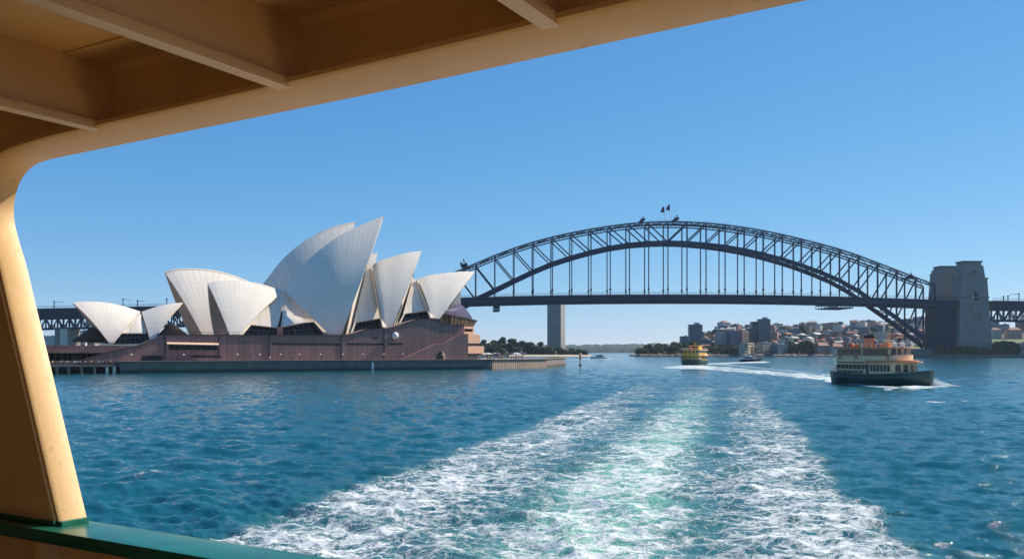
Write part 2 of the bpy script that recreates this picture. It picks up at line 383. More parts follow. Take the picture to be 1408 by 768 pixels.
# ------------------------------------------------------------------ the deck the viewpoint stands on
FN = Vector((0.505, 0.863, 0)); FB = Vector((-0.863, 0.505, 0))
def FP(s, d, z): return FN*(2.112-d) + FB*s + Vector((0, 0, CAM_H+z))
def f_px(px, py, d=0.0):
    dx = (px-CX)/F_PX; Y = (2.112-d)/(0.505*dx+0.863)
    return Vector((dx*Y, Y, 0)).dot(FB), -(py-HZ)/F_PX*Y
M['green_rail'] = plain('green_gloss_paint', (0.008, 0.125, 0.085), 0.30, var=0.35, scale=9, coat=0.15, bmp=.05)
def cream_worn():
    m, t, p = new_mat('cream_ship_paint')
    tc = N(t, 'TexCoord').outputs['Object']
    n1 = noise(t, tc, 2.2, 6, 0.65); n2 = noise(t, tc, 14, 5, 0.6); n3 = noise(t, tc, 60, 3, 0.6)
    base = ramp(t, n1, [(0.28, (0.62, 0.40, 0.18)), (0.72, (0.73, 0.50, 0.245))])
    mp = N(t, 'Mapping'); mp.inputs['Scale'].default_value = (9, 9, 1.2); t.links.new(tc, mp.inputs[0])
    streak = noise(t, mp.outputs[0], 1.6, 6, 0.7)
    st = ramp(t, streak, [(0.60, (0, 0, 0)), (0.80, (1, 1, 1))])
    base = mixc(t, math_n(t, 'MULTIPLY', st, 0.30), base, (0.30, 0.16, 0.07))
    chip = ramp(t, n2, [(0.64, (0, 0, 0)), (0.68, (1, 1, 1))])
    base = mixc(t, math_n(t, 'MULTIPLY', chip, 0.22), base, (0.20, 0.10, 0.045))
    t.links.new(base, p.inputs['Base Color'])
    t.links.new(math_n(t, 'ADD', 0.36, math_n(t, 'MULTIPLY', n2, 0.2)), p.inputs['Roughness'])
    h = math_n(t, 'ADD', math_n(t, 'MULTIPLY', n1, 1.0), math_n(t, 'MULTIPLY', n3, 0.10))
    bump(t, p, h, 0.16, 0.03)
    return m
M['ship'] = cream_worn()
deck = empty('ferry_deck', FP(0, 0.5, -1.6))
tag(deck, 'cream steel ferry deck with ribbed roof and green handrail framing the harbour view', 'ferry')
def fpart(mb, name, mat, **k):
    o = mb.build(name, mat, None, **k); o.parent = deck; o.matrix_parent_inverse = Matrix.Translation(-deck.location); return o
# opening outline (s, z) on the ship's side
opx = [(122, 722), (108, 664), (86, 572), (64, 480), (48, 414), (36, 364), (26.5, 332), (20.5, 308), (19, 286), (22.7, 264), (31, 244.5), (45, 229), (62.5, 221), (86, 215.5), (117, 209)]
oul = [f_px(*q) for q in opx]
zb = 0.785
def ZBM(s): return 0.781+0.0215*(1.76-s) if s < 1.76 else 0.781-0.0130*(s-1.76)
def crspline(P, n=4):
    out = []
    for i in range(len(P)-1):
        p0 = P[max(i-1, 0)]; p1 = P[i]; p2 = P[i+1]; p3 = P[min(i+2, len(P)-1)]
        d1 = math.dist(p0, p1) or 1e-6; d2 = math.dist(p1, p2); d3 = math.dist(p2, p3) or 1e-6
        for k in range(n):
            t = k/n; r = []
            for a, b, c, d in zip(p0, p1, p2, p3):
                m1 = (c-a)/(d1+d2)*d2; m2 = (d-b)/(d2+d3)*d2
                r.append(b*(2*t**3-3*t*t+1)+m1*(t**3-2*t*t+t)+c*(-2*t**3+3*t*t)+m2*(t**3-t*t))
            out.append(tuple(r))
    return out+[P[-1]]
oul = crspline(oul[:14] + [(x_, ZBM(x_)) for x_ in (oul[14][0], oul[14][0]-.25, oul[14][0]-.6, 1.76, 1.0, 0.0, -3.5)])
nO = len(oul); TH = 0.022
def offs(k):                         # outward normal offset of the outline
    a = oul[max(k-1, 0)]; b = oul[min(k+1, nO-1)]
    dx, dz = b[0]-a[0], b[1]-a[1]; L = math.hypot(dx, dz); nx, nz = -dz/L, dx/L
    if k < 36 and nx < 0: nx, nz = -nx, -nz
    if k >= 36 and nz < 0: nx, nz = -nx, -nz
    return (oul[k][0]+nx*TH, oul[k][1]+nz*TH)
oul2 = [offs(k) for k in range(nO)]
def wd(k): return 0.107 + 0.093*min(1, max(0, (k-32)/26.0))
mb = MB()
ro = [[FP(s, 0.0, z) for s, z in oul], [FP(s, wd(k)-0.012, z) for k, (s, z) in enumerate(oul)], [FP(s*0.6+s2*0.4, wd(k), z*0.6+z2*0.4) for k, ((s, z), (s2, z2)) in enumerate(zip(oul, oul2))],
      [FP(s, wd(k), z) for k, (s, z) in enumerate(oul2)], [FP(s, 0.0, z) for s, z in oul2]]
mb.grid(ro + [ro[0]])
fr = fpart(mb, 'window_frame', M['ship'], smooth=R(40))
# web plate around the opening
mb = MB()
poly = [FP(s, 0.104, z) for s, z in oul2] + [FP(-3.5, 0.104, 1.03), FP(6.5, 0.104, 1.03), FP(6.5, 0.104, oul2[0][1])]
mb.prism(poly, -FN*0.012)
fpart(mb, 'bulkhead', M['ship'])
mb = MB(); mb.prism([FP(6.5, -0.36, 1.0), FP(-3.5, -0.36, 1.0), FP(-3.5, 4.5, 1.0), FP(6.5, 4.5, 1.0)], (0, 0, 0.03))
fpart(mb, 'roof_panel', M['ship'])
mb = MB()                            # rolled corner between web and roof, with its weld bead
for a in range(4):
    t0, t1 = a*math.pi/8, (a+1)*math.pi/8
    q = lambda tt: (0.105+0.05*(1-math.sin(tt)), 1.0-0.05*(1-math.cos(tt)))
    (d0, z0), (d1, z1) = q(t0), q(t1)
    mb.grid([[FP(-3.5, d0, z0-.001), FP(6.5, d0, z0-.001)], [FP(-3.5, d1, z1-.001), FP(6.5, d1, z1-.001)]])
mb.bar(FP(-3.5, 0.30, 0.997), FP(6.5, 0.30, 0.997), 0.012, 0.008)
fpart(mb, 'roof_cove', M['ship'], smooth=R(50))
P1 = Vector((-.655, 2.67, 0)); s1 = P1.dot(FB)
for k in range(-2, 3):
    s = s1 + 0.892*k
    mb = MB()
    mb.bar(FP(s, 0.106, 0.90), FP(s, 4.4, 0.90), 0.012, 0.205)
    mb.bar(FP(s, 0.175, ZBM(s)+.013), FP(s, 4.4, ZBM(s)+.013), 0.052, 0.030)
    mb.bar(FP(s+.012, 0.106, 0.995), FP(s+.012, 4.4, 0.995), 0.012, 0.010)
    mb.bar(FP(s-.012, 0.11, 0.83), FP(s-.012, 0.11, 0.99), 0.012, 0.008, up=FN)
    fpart(mb, 'roof_rib', M['ship'], bevel=0.005, smooth=R(35))
mb = MB(); mb.bar(FP(6.5, 0.08, -0.676), FP(-3.5, 0.08, -0.676), 0.200, 0.05); fpart(mb, 'handrail', M['green_rail'], bevel=0.012, smooth=R(40))
mb = MB(); mb.bar(FP(oul[0][0]+.03, 0.056, -0.642), FP(oul[0][0]-.004, 0.056, -0.642), 0.112, 0.018)
mb.bar(FP(oul[0][0]+.4, 0.1075, -0.642), FP(oul[0][0]+.03, 0.1075, -0.642), 0.03, 0.018)
fpart(mb, 'post_foot', M['green_rail'], bevel=0.004)
mb = MB(); mb.prism([FP(6.5, 0.10, -1.6), FP(-3.5, 0.10, -1.6), FP(-3.5, 0.10, -0.70), FP(6.5, 0.10, -0.70)], FN*0.012)
for k in range(-3, 5):
    s = 3.16 + 0.6*k
    mb.bar(FP(s, 0.135, -1.6), FP(s, 0.135, -0.702), 0.05, 0.07, up=FN)
fpart(mb, 'bulwark', M['ship'], bevel=0.004)
M['deck_floor'] = plain('buff_deck_paint', (0.22, 0.13, 0.06), 0.6, var=0.15, scale=3)
mb = MB(); mb.prism([FP(6.5, 0.1, -1.6), FP(-3.5, 0.1, -1.6), FP(-3.5, 4.5, -1.6), FP(6.5, 4.5, -1.6)], (0, 0, -0.05)); fpart(mb, 'deck_floor', M['deck_floor'])

mb = MB(); mb.prism([FP(6.5, 4.5, -1.6), FP(-3.5, 4.5, -1.6), FP(-3.5, 4.5, 1.0), FP(6.5, 4.5, 1.0)], -FN*0.03)
fpart(mb, 'cabin_wall', M['ship'])
mb = MB(); mb.prism([FP(6.5, 0.12, -1.6), FP(6.5, 4.5, -1.6), FP(6.5, 4.5, 1.0), FP(6.5, 0.12, 1.0)], FB*0.03)
fpart(mb, 'end_wall', M['ship'])
mb = MB(); mb.prism([FP(6.5, 0.05, -1.15), FP(-3.5, 0.05, -1.15), FP(-3.5, -0.95, -1.17), FP(6.5, -0.95, -1.17)], (0, 0, -0.04))  # unseen ledge added below the sightline to bounce warm light onto the beam
mb.bar(FP(6.5, -0.95, -1.17), FP(-3.5, -0.95, -1.17), .06, .09)
fpart(mb, 'bounce_ledge', M['ship'])
# ------------------------------------------------------------------ opera house on its point
AX = Vector((0.863, 0.504, 0)).normalized(); CV = Vector((AX.y, -AX.x, 0)); K0 = -325.6     # along the wall / towards the viewer
def O(px, py, k):                    # photo pixel on the vertical plane k metres behind the sea wall's face
    dx = (px-CX)/F_PX; Y = (K0-k)/(CV.x*dx+CV.y)
    return Vector((dx*Y, Y, CAM_H-(py-HZ)/F_PX*Y))
def tile_mat():
    m, t, p = new_mat('shell_tiles')
    uv = N(t, 'UVMap'); sp = N(t, 'SeparateXYZ'); t.links.new(uv.outputs[0], sp.inputs[0])
    fu = math_n(t, 'ABSOLUTE', math_n(t, 'SUBTRACT', math_n(t, 'FRACT', sp.outputs[0]), 0.5))
    rib = math_n(t, 'GREATER_THAN', fu, 0.445)
    # chevron lids: rows bent into a V inside each rib
    vv = math_n(t, 'ADD', sp.outputs[1], math_n(t, 'MULTIPLY', fu, 0.9))
    fv = math_n(t, 'ABSOLUTE', math_n(t, 'SUBTRACT', math_n(t, 'FRACT', vv), 0.5))
    row = math_n(t, 'GREATER_THAN', fv, 0.45)
    cell = N(t, 'TexWhiteNoise'); cell.noise_dimensions = '2D'; cb = N(t, 'CombineXYZ')
    t.links.new(math_n(t, 'FLOOR', sp.outputs[0]), cb.inputs[0]); t.links.new(math_n(t, 'FLOOR', vv), cb.inputs[1]); t.links.new(cb.outputs[0], cell.inputs[0])
    tc = N(t, 'TexCoord').outputs['Object']
    wear = noise(t, tc, 0.09, 5, 0.6)
    base = ramp(t, wear, [(0.25, (0.75, 0.67, 0.555)), (0.75, (0.85, 0.77, 0.655))])
    base = mixc(t, math_n(t, 'MULTIPLY', cell.outputs[0], 0.10), base, (0.48, 0.44, 0.38))
    ln = math_n(t, 'MAXIMUM', math_n(t, 'MULTIPLY', rib, 0.34), math_n(t, 'MULTIPLY', row, 0.20))
    base = mixc(t, ln, base, (0.34, 0.31, 0.27))
    t.links.new(base, p.inputs['Base Color']); p.inputs['Roughness'].default_value = 0.34
    p.inputs['Specular IOR Level'].default_value = 0.5
    return m
def granite():
    m, t, p = new_mat('red_granite_panels')
    tc = N(t, 'TexCoord').outputs['Object']
    d = N(t, 'VectorMath'); d.operation = 'DOT_PRODUCT'; t.links.new(tc, d.inputs[0]); d.inputs[1].default_value = tuple(AX+0.35*CV)
    fr = math_n(t, 'FRACT', math_n(t, 'DIVIDE', math_n(t, 'ADD', d.outputs['Value'], 900), 2.1))
    jt = math_n(t, 'LESS_THAN', fr, 0.09)
    pid = N(t, 'TexWhiteNoise'); pid.noise_dimensions = '1D'
    t.links.new(math_n(t, 'FLOOR', math_n(t, 'DIVIDE', math_n(t, 'ADD', d.outputs['Value'], 900), 2.1)), pid.inputs['W'])
    n1 = noise(t, tc, 0.12, 5, 0.6)
    c = ramp(t, math_n(t, 'ADD', math_n(t, 'MULTIPLY', n1, 0.7), math_n(t, 'MULTIPLY', pid.outputs[0], 0.3)), [(0.25, (0.20, 0.112, 0.098)), (0.75, (0.29, 0.165, 0.14))])
    mp = N(t, 'Mapping'); mp.inputs['Scale'].default_value = (1.2, 1.2, 0.10); t.links.new(tc, mp.inputs[0])
    c = mixc(t, math_n(t, 'MULTIPLY', ramp(t, noise(t, mp.outputs[0], 0.8, 5, 0.7), [(0.5, (0, 0, 0)), (0.8, (1, 1, 1))]), 0.35), c, (0.12, 0.07, 0.06))
    t.links.new(mixc(t, math_n(t, 'MULTIPLY', jt, 0.55), c, (0.08, 0.045, 0.04)), p.inputs['Base Color'])
    p.inputs['Roughness'].default_value = 0.62
    return m
def seawall_mat():
    m, t, p = new_mat('sea_wall_concrete')
    tc = N(t, 'TexCoord').outputs['Object']; sp = N(t, 'SeparateXYZ'); t.links.new(tc, sp.inputs[0])
    d = N(t, 'VectorMath'); d.operation = 'DOT_PRODUCT'; t.links.new(tc, d.inputs[0]); d.inputs[1].default_value = tuple(AX+0.5*CV)
    fr = math_n(t, 'FRACT', math_n(t, 'DIVIDE', math_n(t, 'ADD', d.outputs['Value'], 900), 1.25))
    jt = math_n(t, 'LESS_THAN', fr, 0.16)
    n1 = noise(t, tc, 0.35, 6, 0.65)
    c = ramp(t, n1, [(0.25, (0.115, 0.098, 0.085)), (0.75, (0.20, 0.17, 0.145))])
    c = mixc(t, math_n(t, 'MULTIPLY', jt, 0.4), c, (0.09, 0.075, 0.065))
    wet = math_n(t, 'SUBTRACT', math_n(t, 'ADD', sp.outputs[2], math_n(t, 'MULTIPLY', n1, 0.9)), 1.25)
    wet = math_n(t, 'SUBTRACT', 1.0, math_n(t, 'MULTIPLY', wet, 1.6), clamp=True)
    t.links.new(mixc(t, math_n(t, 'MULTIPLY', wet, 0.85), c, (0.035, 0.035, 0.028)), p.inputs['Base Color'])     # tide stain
    p.inputs['Roughness'].default_value = 0.7
    return m
M['tile'] = tile_mat(); M['granite'] = granite(); M['seawall'] = seawall_mat()
M['paving'] = plain('promenade_paving', (0.36, 0.26, 0.22), 0.8, var=0.15, scale=0.6)
M['hood'] = plain('purple_glass_roof', (0.075, 0.045, 0.085), 0.25, var=0.25, scale=0.5)
M['amber'] = plain('amber_glass_band', (0.16, 0.085, 0.03), 0.2, var=0.7, scale=0.45)
M['awning'] = plain('buff_awning', (0.72, 0.50, 0.34), 0.7, var=0.06)
M['lit_granite'] = plain('sunlit_granite', (0.52, 0.30, 0.19), 0.65, var=0.12, scale=0.5)  # brighter granite copy, sunlight painted into the balconies' colour
M['greyglass'] = plain('grey_louvre_glass', (0.16, 0.17, 0.18), 0.3, var=0.2, scale=0.6)

M['bronze_lt'] = plain('bronze_mullion', (0.13, 0.10, 0.08), .4)
op = empty('opera_house', (0, 0, 0))
tag(op, 'great white sail-shelled opera house on a red granite podium at the water', 'opera house')

def shell(name, ridge_px, foot_px, km, kf, sag=0.16, th=0.9, nu=26, nv=18, ribs=9, tilt=0.0, both=True, hollow=None):
    """ribs fan from the foot to the ridge; each rib is a circular arc; mirrored about the ridge plane"""
    rp = [O(x, y, km) for x, y in ridge_px]
    # resample the ridge smoothly (Catmull-Rom by arc length)
    seg = [0.0]
    for a, b in zip(rp[:-1], rp[1:]): seg.append(seg[-1]+(b-a).length)
    def cr(tt):
        s = tt*seg[-1]; i = max(j for j in range(len(rp)-1) if seg[j] <= s+1e-9)
        u = (s-seg[i])/max(1e-6, seg[i+1]-seg[i])
        p1, p2 = rp[i], rp[i+1]
        m1 = (rp[i+1]-rp[i-1])/(seg[i+1]-seg[i-1])*(seg[i+1]-seg[i]) if i > 0 else (p2-p1)
        m2 = (rp[i+2]-rp[i])/(seg[i+2]-seg[i])*(seg[i+1]-seg[i]) if i+2 < len(rp) else (p2-p1)
        return p1*(2*u**3-3*u*u+1) + m1*(u**3-2*u*u+u) + p2*(-2*u**3+3*u*u) + m2*(u**3-u*u)
    f0, f1 = O(*foot_px[0], kf), O(*foot_px[1], kf)
    rows = []; uvs = []
    for i in range(nu+1):
        tt = i/nu; r = cr(tt); f = f0.lerp(f1, tt)
        ta = (cr(min(1, tt+.02))-cr(max(0, tt-.02))).normalized()
        ch = r-f; L = ch.length; chn = ch/L
        nrm = ta.cross(chn); 
        if nrm.dot(CV) < 0: nrm = -nrm
        nrm = (nrm + AX*tilt).normalized(); nrm = (nrm - chn*nrm.dot(chn)).normalized()
        row = []
        for j in range(nv+1):
            v = j/nv; row.append(f+ch*v + nrm*(4*sag*L*v*(1-v)))
        rows.append(row); uvs.append([(tt*ribs*1.6, (j/nv)*L/2.5) for j in range(nv+1)])
    mb = MB(); uvl = []
    def emit(rows, flip):
        nn = len(rows); mm = len(rows[0])
        nor = [[None]*mm for _ in rows]
        for i in range(nn):
            for j in range(mm):
                a = rows[min(i+1, nn-1)][j]-rows[max(i-1, 0)][j]; b = rows[i][min(j+1, mm-1)]-rows[i][max(j-1, 0)]
                n = a.cross(b); n = n.normalized() if n.length > 1e-6 else CV
                if (n.dot(CV) < 0) != flip: n = -n
                nor[i][j] = n
        inn = [[rows[i][j]-nor[i][j]*th for j in range(mm)] for i in range(nn)]
        mb.grid(rows, 0, flip); 
        for i in range(nn-1):
            for j in range(mm-1):
                q = [uvs[i][j], uvs[i][j+1], uvs[i+1][j+1], uvs[i+1][j]]
                uvl.extend(q[::-1] if flip else q)
        k0 = len(mb.f)
        mb.grid(inn, 1, not flip)
        for e in ((rows[0], inn[0]), (rows[-1], inn[-1]), ([r[0] for r in rows], [r[0] for r in inn]), ([r[-1] for r in rows], [r[-1] for r in inn])):
            mb.grid([e[0], e[1]], 1)
        for f in mb.f[k0:]: uvl.extend([(0.5, 0.5)]*len(f))
    emit(rows, False)
    if both:
        dm = K0-km
        mir = [[q - CV*(2*(q.dot(CV)-dm)) for q in r] for r in rows]
        emit(mir, True)
    o = mb.build(name, [M['tile'], M['concrete']], op, recalc=False)
    ul = o.data.uv_layers.new(name='UVMap')
    ul.data.foreach_set('uv', np.array(uvl, np.float32).ravel())
    bm = bmesh.new(); bm.from_mesh(o.data); bmesh.ops.recalc_face_normals(bm, faces=bm.faces); bm.to_mesh(o.data); bm.free()
    o.data.polygons.foreach_set('use_smooth', [True]*len(o.data.polygons)); o.data.set_sharp_from_angle(angle=R(35))
    return o
def patch(name, pts, mat, th=0.7, bulge=0.0, n=8, d=None):
    """four-cornered curved panel between corners (px, py, k), given thickness"""
    c = [O(*q) for q in pts]; rows = []
    nrm = (c[1]-c[0]).cross(c[-1]-c[0]).normalized()
    if nrm.dot(CV) < 0: nrm = -nrm
    for i in range(n+1):
        a = c[0].lerp(c[1], i/n); b = c[3].lerp(c[2], i/n)
        rows.append([a.lerp(b, j/n) + nrm*(bulge*16*(i/n)*(1-i/n)*(j/n)*(1-j/n)) for j in range(n+1)])
    inn = [[q-(d or nrm)*th for q in r] for r in rows]
    mb = MB(); mb.grid(rows); mb.grid(inn)
    for e in ((rows[0], inn[0]), (rows[-1], inn[-1]), ([r[0] for r in rows], [r[0] for r in inn]), ([r[-1] for r in rows], [r[-1] for r in inn])): mb.grid([e[0], e[1]])
    o = mb.build(name, mat, op, smooth=R(40)); 
    if mat is M['dkglass']:
        for i in range(1, 7):
            a, b = c[0].lerp(c[3], i/7)+nrm*.12, c[1].lerp(c[2], i/7)+nrm*.12
            mb = MB(); mb.bar(a, b, .18, .18, up=nrm); mb.build('mullion', M['bronze_lt'], o)
        mb = MB(); mb.bar(c[0].lerp(c[1], .5)+nrm*.1, c[3].lerp(c[2], .5)+nrm*.1, .22, .14, up=nrm); mb.build('transom', M['bronze_lt'], o)
    if mat is M['tile']:
        ul = o.data.uv_layers.new(name='UVMap'); uv = []
        for pl in o.data.polygons:
            for vi in pl.vertices:
                q = o.data.vertices[vi].co; uv.append((q.dot(AX)/4.5, q.z/3.6))
        ul.data.foreach_set('uv', np.array(uv, np.float32).ravel())
    return o
def flat(name, pts, k, mat, depth=0.5, parent=op):
    mb = MB(); mb.prism([O(x, y, k) for x, y in pts], -CV*depth); return mb.build(name, mat, parent)

# restaurant shells at the landward end
shell('shell', [(100, 416), (112, 414.4), (124.4, 414.3), (147.8, 416), (171, 421), (193, 428)], [(150, 471), (157, 471)], 46, 37, sag=.10, ribs=8)
shell('shell', [(251, 415.5), (230.6, 417.8), (212, 422.5), (194.7, 428.3)], [(213.4, 465), (206.4, 467)], 46, 37, sag=.09, ribs=6)
patch('side_shell', [(192.5, 429.5, 45), (167.5, 457.6, 39), (201, 457.6, 39), (199, 446, 42)], M['tile'], bulge=0.5)
patch('glass_wall', [(166, 456, 40.5), (155, 473, 40), (208, 472, 40), (202, 456, 40.5)], M['dkglass'], th=.3)
patch('glass_roof', [(97, 469.5, 47), (126, 449, 47), (140, 452, 47), (153, 472, 47)], M['bronze'], th=.4, bulge=.5)
patch('glass_roof', [(213, 464, 48), (233, 444, 48), (238, 444, 48), (260, 461, 48)], M['bronze'], th=.4, bulge=.5)
# far hall
shell('shell', [(226, 373.4), (236, 370.4), (248, 369), (266, 368.8), (284, 370), (301, 372.6), (316.7, 376.7), (336, 384), (356, 394)], [(279, 462), (297, 462)], 75, 61, sag=.07)
shell('shell', [(488, 305), (474, 307.5), (460, 311), (434, 322), (408, 339), (387, 358), (361, 391)], [(440, 462), (425, 462)], 75, 61, sag=.10)
shell('shell', [(519, 347), (505, 350), (488, 358), (470, 372)], [(492, 462), (480, 462)], 75, 61, sag=.10)
shell('shell', [(566, 372), (552, 374), (538, 379), (524, 388)], [(545, 455), (536, 455)], 75, 61, sag=.10)
patch('side_shell', [(309.5, 441, 63), (298, 462, 60), (300, 462, 60), (315, 452, 61)], M['tile'])
patch('glass_wall', [(304, 450.5, 62), (297, 463, 60), (316, 463, 60), (315, 452.5, 62)], M['dkglass'], th=.3)
# near hall: the shell that opens towards the land, then three that open towards the harbour
shell('shell', [(285.3, 389.4), (292, 387.3), (300, 386), (318, 385), (335.6, 386), (362.5, 391), (389, 400)], [(316, 460.5), (327, 460.5)], 32, 18, sag=.06)
shell('shell', [(527, 297), (508, 304.5), (486, 314), (460, 328), (434, 348), (413, 368.6), (398, 388), (389.5, 401)], [(469, 460.5), (454, 460.5)], 32, 18, sag=.11, ribs=12)
shell('shell', [(579.4, 344.8), (558.4, 347.7), (536.6, 353.7), (518, 360), (511.5, 366)], [(538.4, 450), (528.4, 451)], 32, 18, sag=.085, ribs=7)
shell('shell', [(652.5, 373.6), (642, 373), (631, 373.3), (609.5, 375.6), (587.6, 379), (573.5, 384)], [(605, 437.5), (594, 437)], 32, 18, sag=.085, ribs=7)
# side shells and glass between them
patch('side_shell', [(388.5, 402, 32), (341.5, 445.5, 23.5), (381.5, 450, 23.5), (387.5, 425, 28)], M['tile'], bulge=.4)
patch('side_shell', [(389.5, 425, 28), (386, 449.5, 23.2), (402, 446, 23.2), (418, 443, 23)], M['tile'], bulge=.3)
patch('side_shell', [(390, 400, 32.5), (388.5, 425.5, 29.5), (417, 443.3, 24), (440, 441.5, 22.5)], M['tile'], bulge=-.6)
patch('glass_wall', [(343, 445.5, 25.5), (332, 461, 24), (381.5, 461, 24), (381.5, 449.5, 25)], M['dkglass'], th=.3)
patch('glass_wall', [(388.5, 449, 25), (388.5, 461, 24), (452, 461, 23), (434, 441.5, 24)], M['dkglass'], th=.3)
patch('rib_beam', [(341.5, 445, 22.5), (328.5, 460.5, 18.5), (333.5, 460.5, 18.5), (345.5, 446, 22.5)], M['concrete'], th=.6)
patch('rib_beam', [(431.5, 441.5, 22), (448, 461, 18.5), (455, 460.5, 18.5), (437, 441.5, 22)], M['concrete'], th=.6)
flat('pillar', [(381.5, 449.3), (389, 448.6), (389, 461), (381.5, 461)], 21, M['granite'], 1.2)
patch('shaded_soffit', [(526.5, 298, 32), (496.5, 359.5, 26), (505.5, 363.5, 36), (512, 345, 36)], M['bronze'], th=.4)  # concrete soffit coloured dark brown, its shade put into the colour
patch('mouth_panel', [(497, 359.5, 25), (476, 462, 18.5), (484.5, 457.5, 26), (506, 363.5, 36)], M['concrete'], th=.6)
patch('gap_shade', [(484, 400, 21), (468.5, 462, 18.5), (477.5, 462, 20), (484, 430, 22)], M['black'], th=.3)  # black panel painting the shade of the gap
patch('side_shell', [(505, 364, 34), (486, 443.5, 22.5), (523.5, 437, 22.5), (511.5, 368, 33)], M['tile'], bulge=.6)
patch('rib_beam', [(510.8, 366.5, 31), (526.5, 449, 17.2), (531, 449.5, 17.6), (515.5, 374, 30.5)], M['concrete'], th=.8)
patch('glass_wall', [(486, 443, 24.5), (483, 462, 23), (530, 455, 22.5), (524.5, 436.5, 24)], M['dkglass'], th=.3)
patch('rib_beam', [(487.5, 442.5, 22), (481, 460, 19), (484.5, 459, 19), (490, 442, 22)], M['concrete'], th=.5)
patch('shaded_soffit', [(579, 346, 32), (562.5, 377.5, 28), (568, 382, 35), (570, 372, 36)], M['bronze'], th=.4)  # dark brown again paints the shade under this shell
patch('mouth_panel', [(562.5, 377.5, 27), (541, 451, 18), (546.5, 447, 24), (568, 382, 35)], M['concrete'], th=.6)
patch('gap_shade', [(552.5, 412, 22), (538.5, 451, 18.3), (542, 451, 19), (553, 420, 22)], M['black'], th=.3)  # black panel, shade of this gap painted too
patch('side_shell', [(567.5, 382.5, 33), (554.5, 431, 22.5), (589.8, 426, 22.5), (573.5, 385, 32)], M['tile'], bulge=.5)
patch('rib_beam', [(573, 384, 31), (592.5, 436.5, 17.2), (596, 436, 17.6), (577.5, 390, 30.5)], M['concrete'], th=.8)
patch('glass_wall', [(554, 430, 24.5), (546, 449, 23), (597, 441, 22.5), (590.5, 425, 24)], M['dkglass'], th=.3)
patch('mouth_panel', [(555.5, 430, 22), (546.5, 447.5, 19), (549.5, 447, 19), (557.5, 430, 22)], M['concrete'], th=.5)
patch('louvre_wall', [(633.5, 400, 36), (612, 431, 28), (632, 431, 36), (633.5, 417, 37)], M['greyglass'], th=.4)
patch('inner_wall', [(480, 415, 38), (478, 462, 26), (600, 440, 26), (592, 410, 36)], M['bronze'], th=.5)
patch('inner_wall', [(553, 398, 37), (540, 455, 27), (577, 442, 27), (573, 385, 36)], M['bronze'], th=.5)
patch('inner_wall', [(383, 428, 33), (380, 462, 28), (392, 462, 28), (391, 428, 33)], M['bronze'], th=.5)
# glazed hood and the amber-lit foyer under it at the harbour end
def hood():
    apex = [O(631, 416.5, 34), O(626, 419, 30), O(619, 423.5, 26), O(609, 429, 22)]
    eave = [O(649.5, 437, 36), O(640, 435.8, 30), O(625, 433.3, 25), O(607.5, 430, 21.5)]
    rows = []
    for a, e in zip(apex, eave): rows.append([a.lerp(e, j/8)+Vector((0, 0, 0.9*math.sin(math.pi*j/8))) for j in range(9)])
    mb = MB(); mb.grid(rows); mb.grid([[q-Vector((0, 0, .5)) for q in r] for r in rows]); mb.build('glass_hood', M['hood'], op, smooth=R(50))
    mb = MB(); top = [O(606, 430, 21.5), O(620, 433, 23), O(640, 437, 27), O(656, 440.8, 34)]
    bot = [O(606, 446, 22), O(620, 446.5, 24), O(637, 447.5, 27), O(651, 448.8, 33)]
    back = [q-CV*9 for q in top]; bbk = [q-CV*9 for q in bot]
    for i in range(3):
        mb.add([top[i], top[i+1], bot[i+1], bot[i]], [(0, 1, 2, 3)])
        mb.add([top[i], top[i+1], back[i+1], back[i]], [(0, 1, 2, 3)]); mb.add([bot[i], bot[i+1], bbk[i+1], bbk[i]], [(0, 1, 2, 3)])
    mb.add([top[3], back[3], bbk[3], bot[3]], [(0, 1, 2, 3)]); mb.build('foyer_glazing', M['amber'], op)
    mb = MB()
    for i in range(3): mb.bar(top[i], top[i+1], .7, .45)
    for i in range(3):
        for j in range(4): mb.bar(top[i].lerp(top[i+1], j/4)+CV*.1, bot[i].lerp(bot[i+1], j/4)+CV*.1, .22, .22)
    mb.build('foyer_mullions', M['bronze'], op)
hood()
# podium
ZP = O(643, 493.5, 8).z; ZPL = O(107, 497, 8).z; zbase = 3.9
pf = [(107, 497), (130, 490), (161, 481), (178, 478), (194, 473.5), (212, 465.5), (226, 460.6), (240, 460.2), (300, 460.3), (468, 460.6), (478, 460.5), (488, 457.8), (505, 452.3), (516, 451.6), (529, 452), (538, 450), (547.5, 448), (560, 443), (569, 440), (578, 438.2), (587, 437.5), (597, 439.6), (606, 443), (613, 446), (625, 446.8), (638, 446.8), (638, 458.8), (643, 458.8)]
mb = MB(); K1 = 8.0
pts = [O(x, y, K1) for x, y in pf]
up = [q if i < 10 else q for i, q in enumerate(pts)]
bot = [Vector((q.x, q.y, 3.2)) for q in (pts[-1], pts[0])]
mb.prism(pts+bot, -CV*7.0); mb.build('podium_front', M['granite'], op)
zt = O(300, 460.6, 8).z
def ground(px, k): q = O(px, 480, k); return (q.x, q.y)
mb = MB(); mb.slab([ground(230, 15.05), ground(640, 15.05), ground(640, 110), ground(215, 110)], 3.0, zt-0.35); mb.build('podium_deck', M['granite'], op)
mb = MB(); mb.slab([ground(640.5, 12), ground(654, 26), ground(645, 95), ground(600, 95)], 3.0, zt-0.5); mb.build('podium_end', M['granite'], op)
# copings and seams on the podium
mb = MB()
for a, b in zip(pts[:-3], pts[1:-2]): mb.bar(a+CV*.05, b+CV*.05, .5, .35)
mb.build('coping', M['bronze'], op)
for x in (226.5, 300.5, 370, 469, 528):
    mb = MB(); mb.bar(O(x, 461.5 if x < 500 else 453.5, K1)+CV*.06, O(x, 493, K1)+CV*.06, .5, .25, up=CV); mb.build('panel_joint', M['bronze'], op)
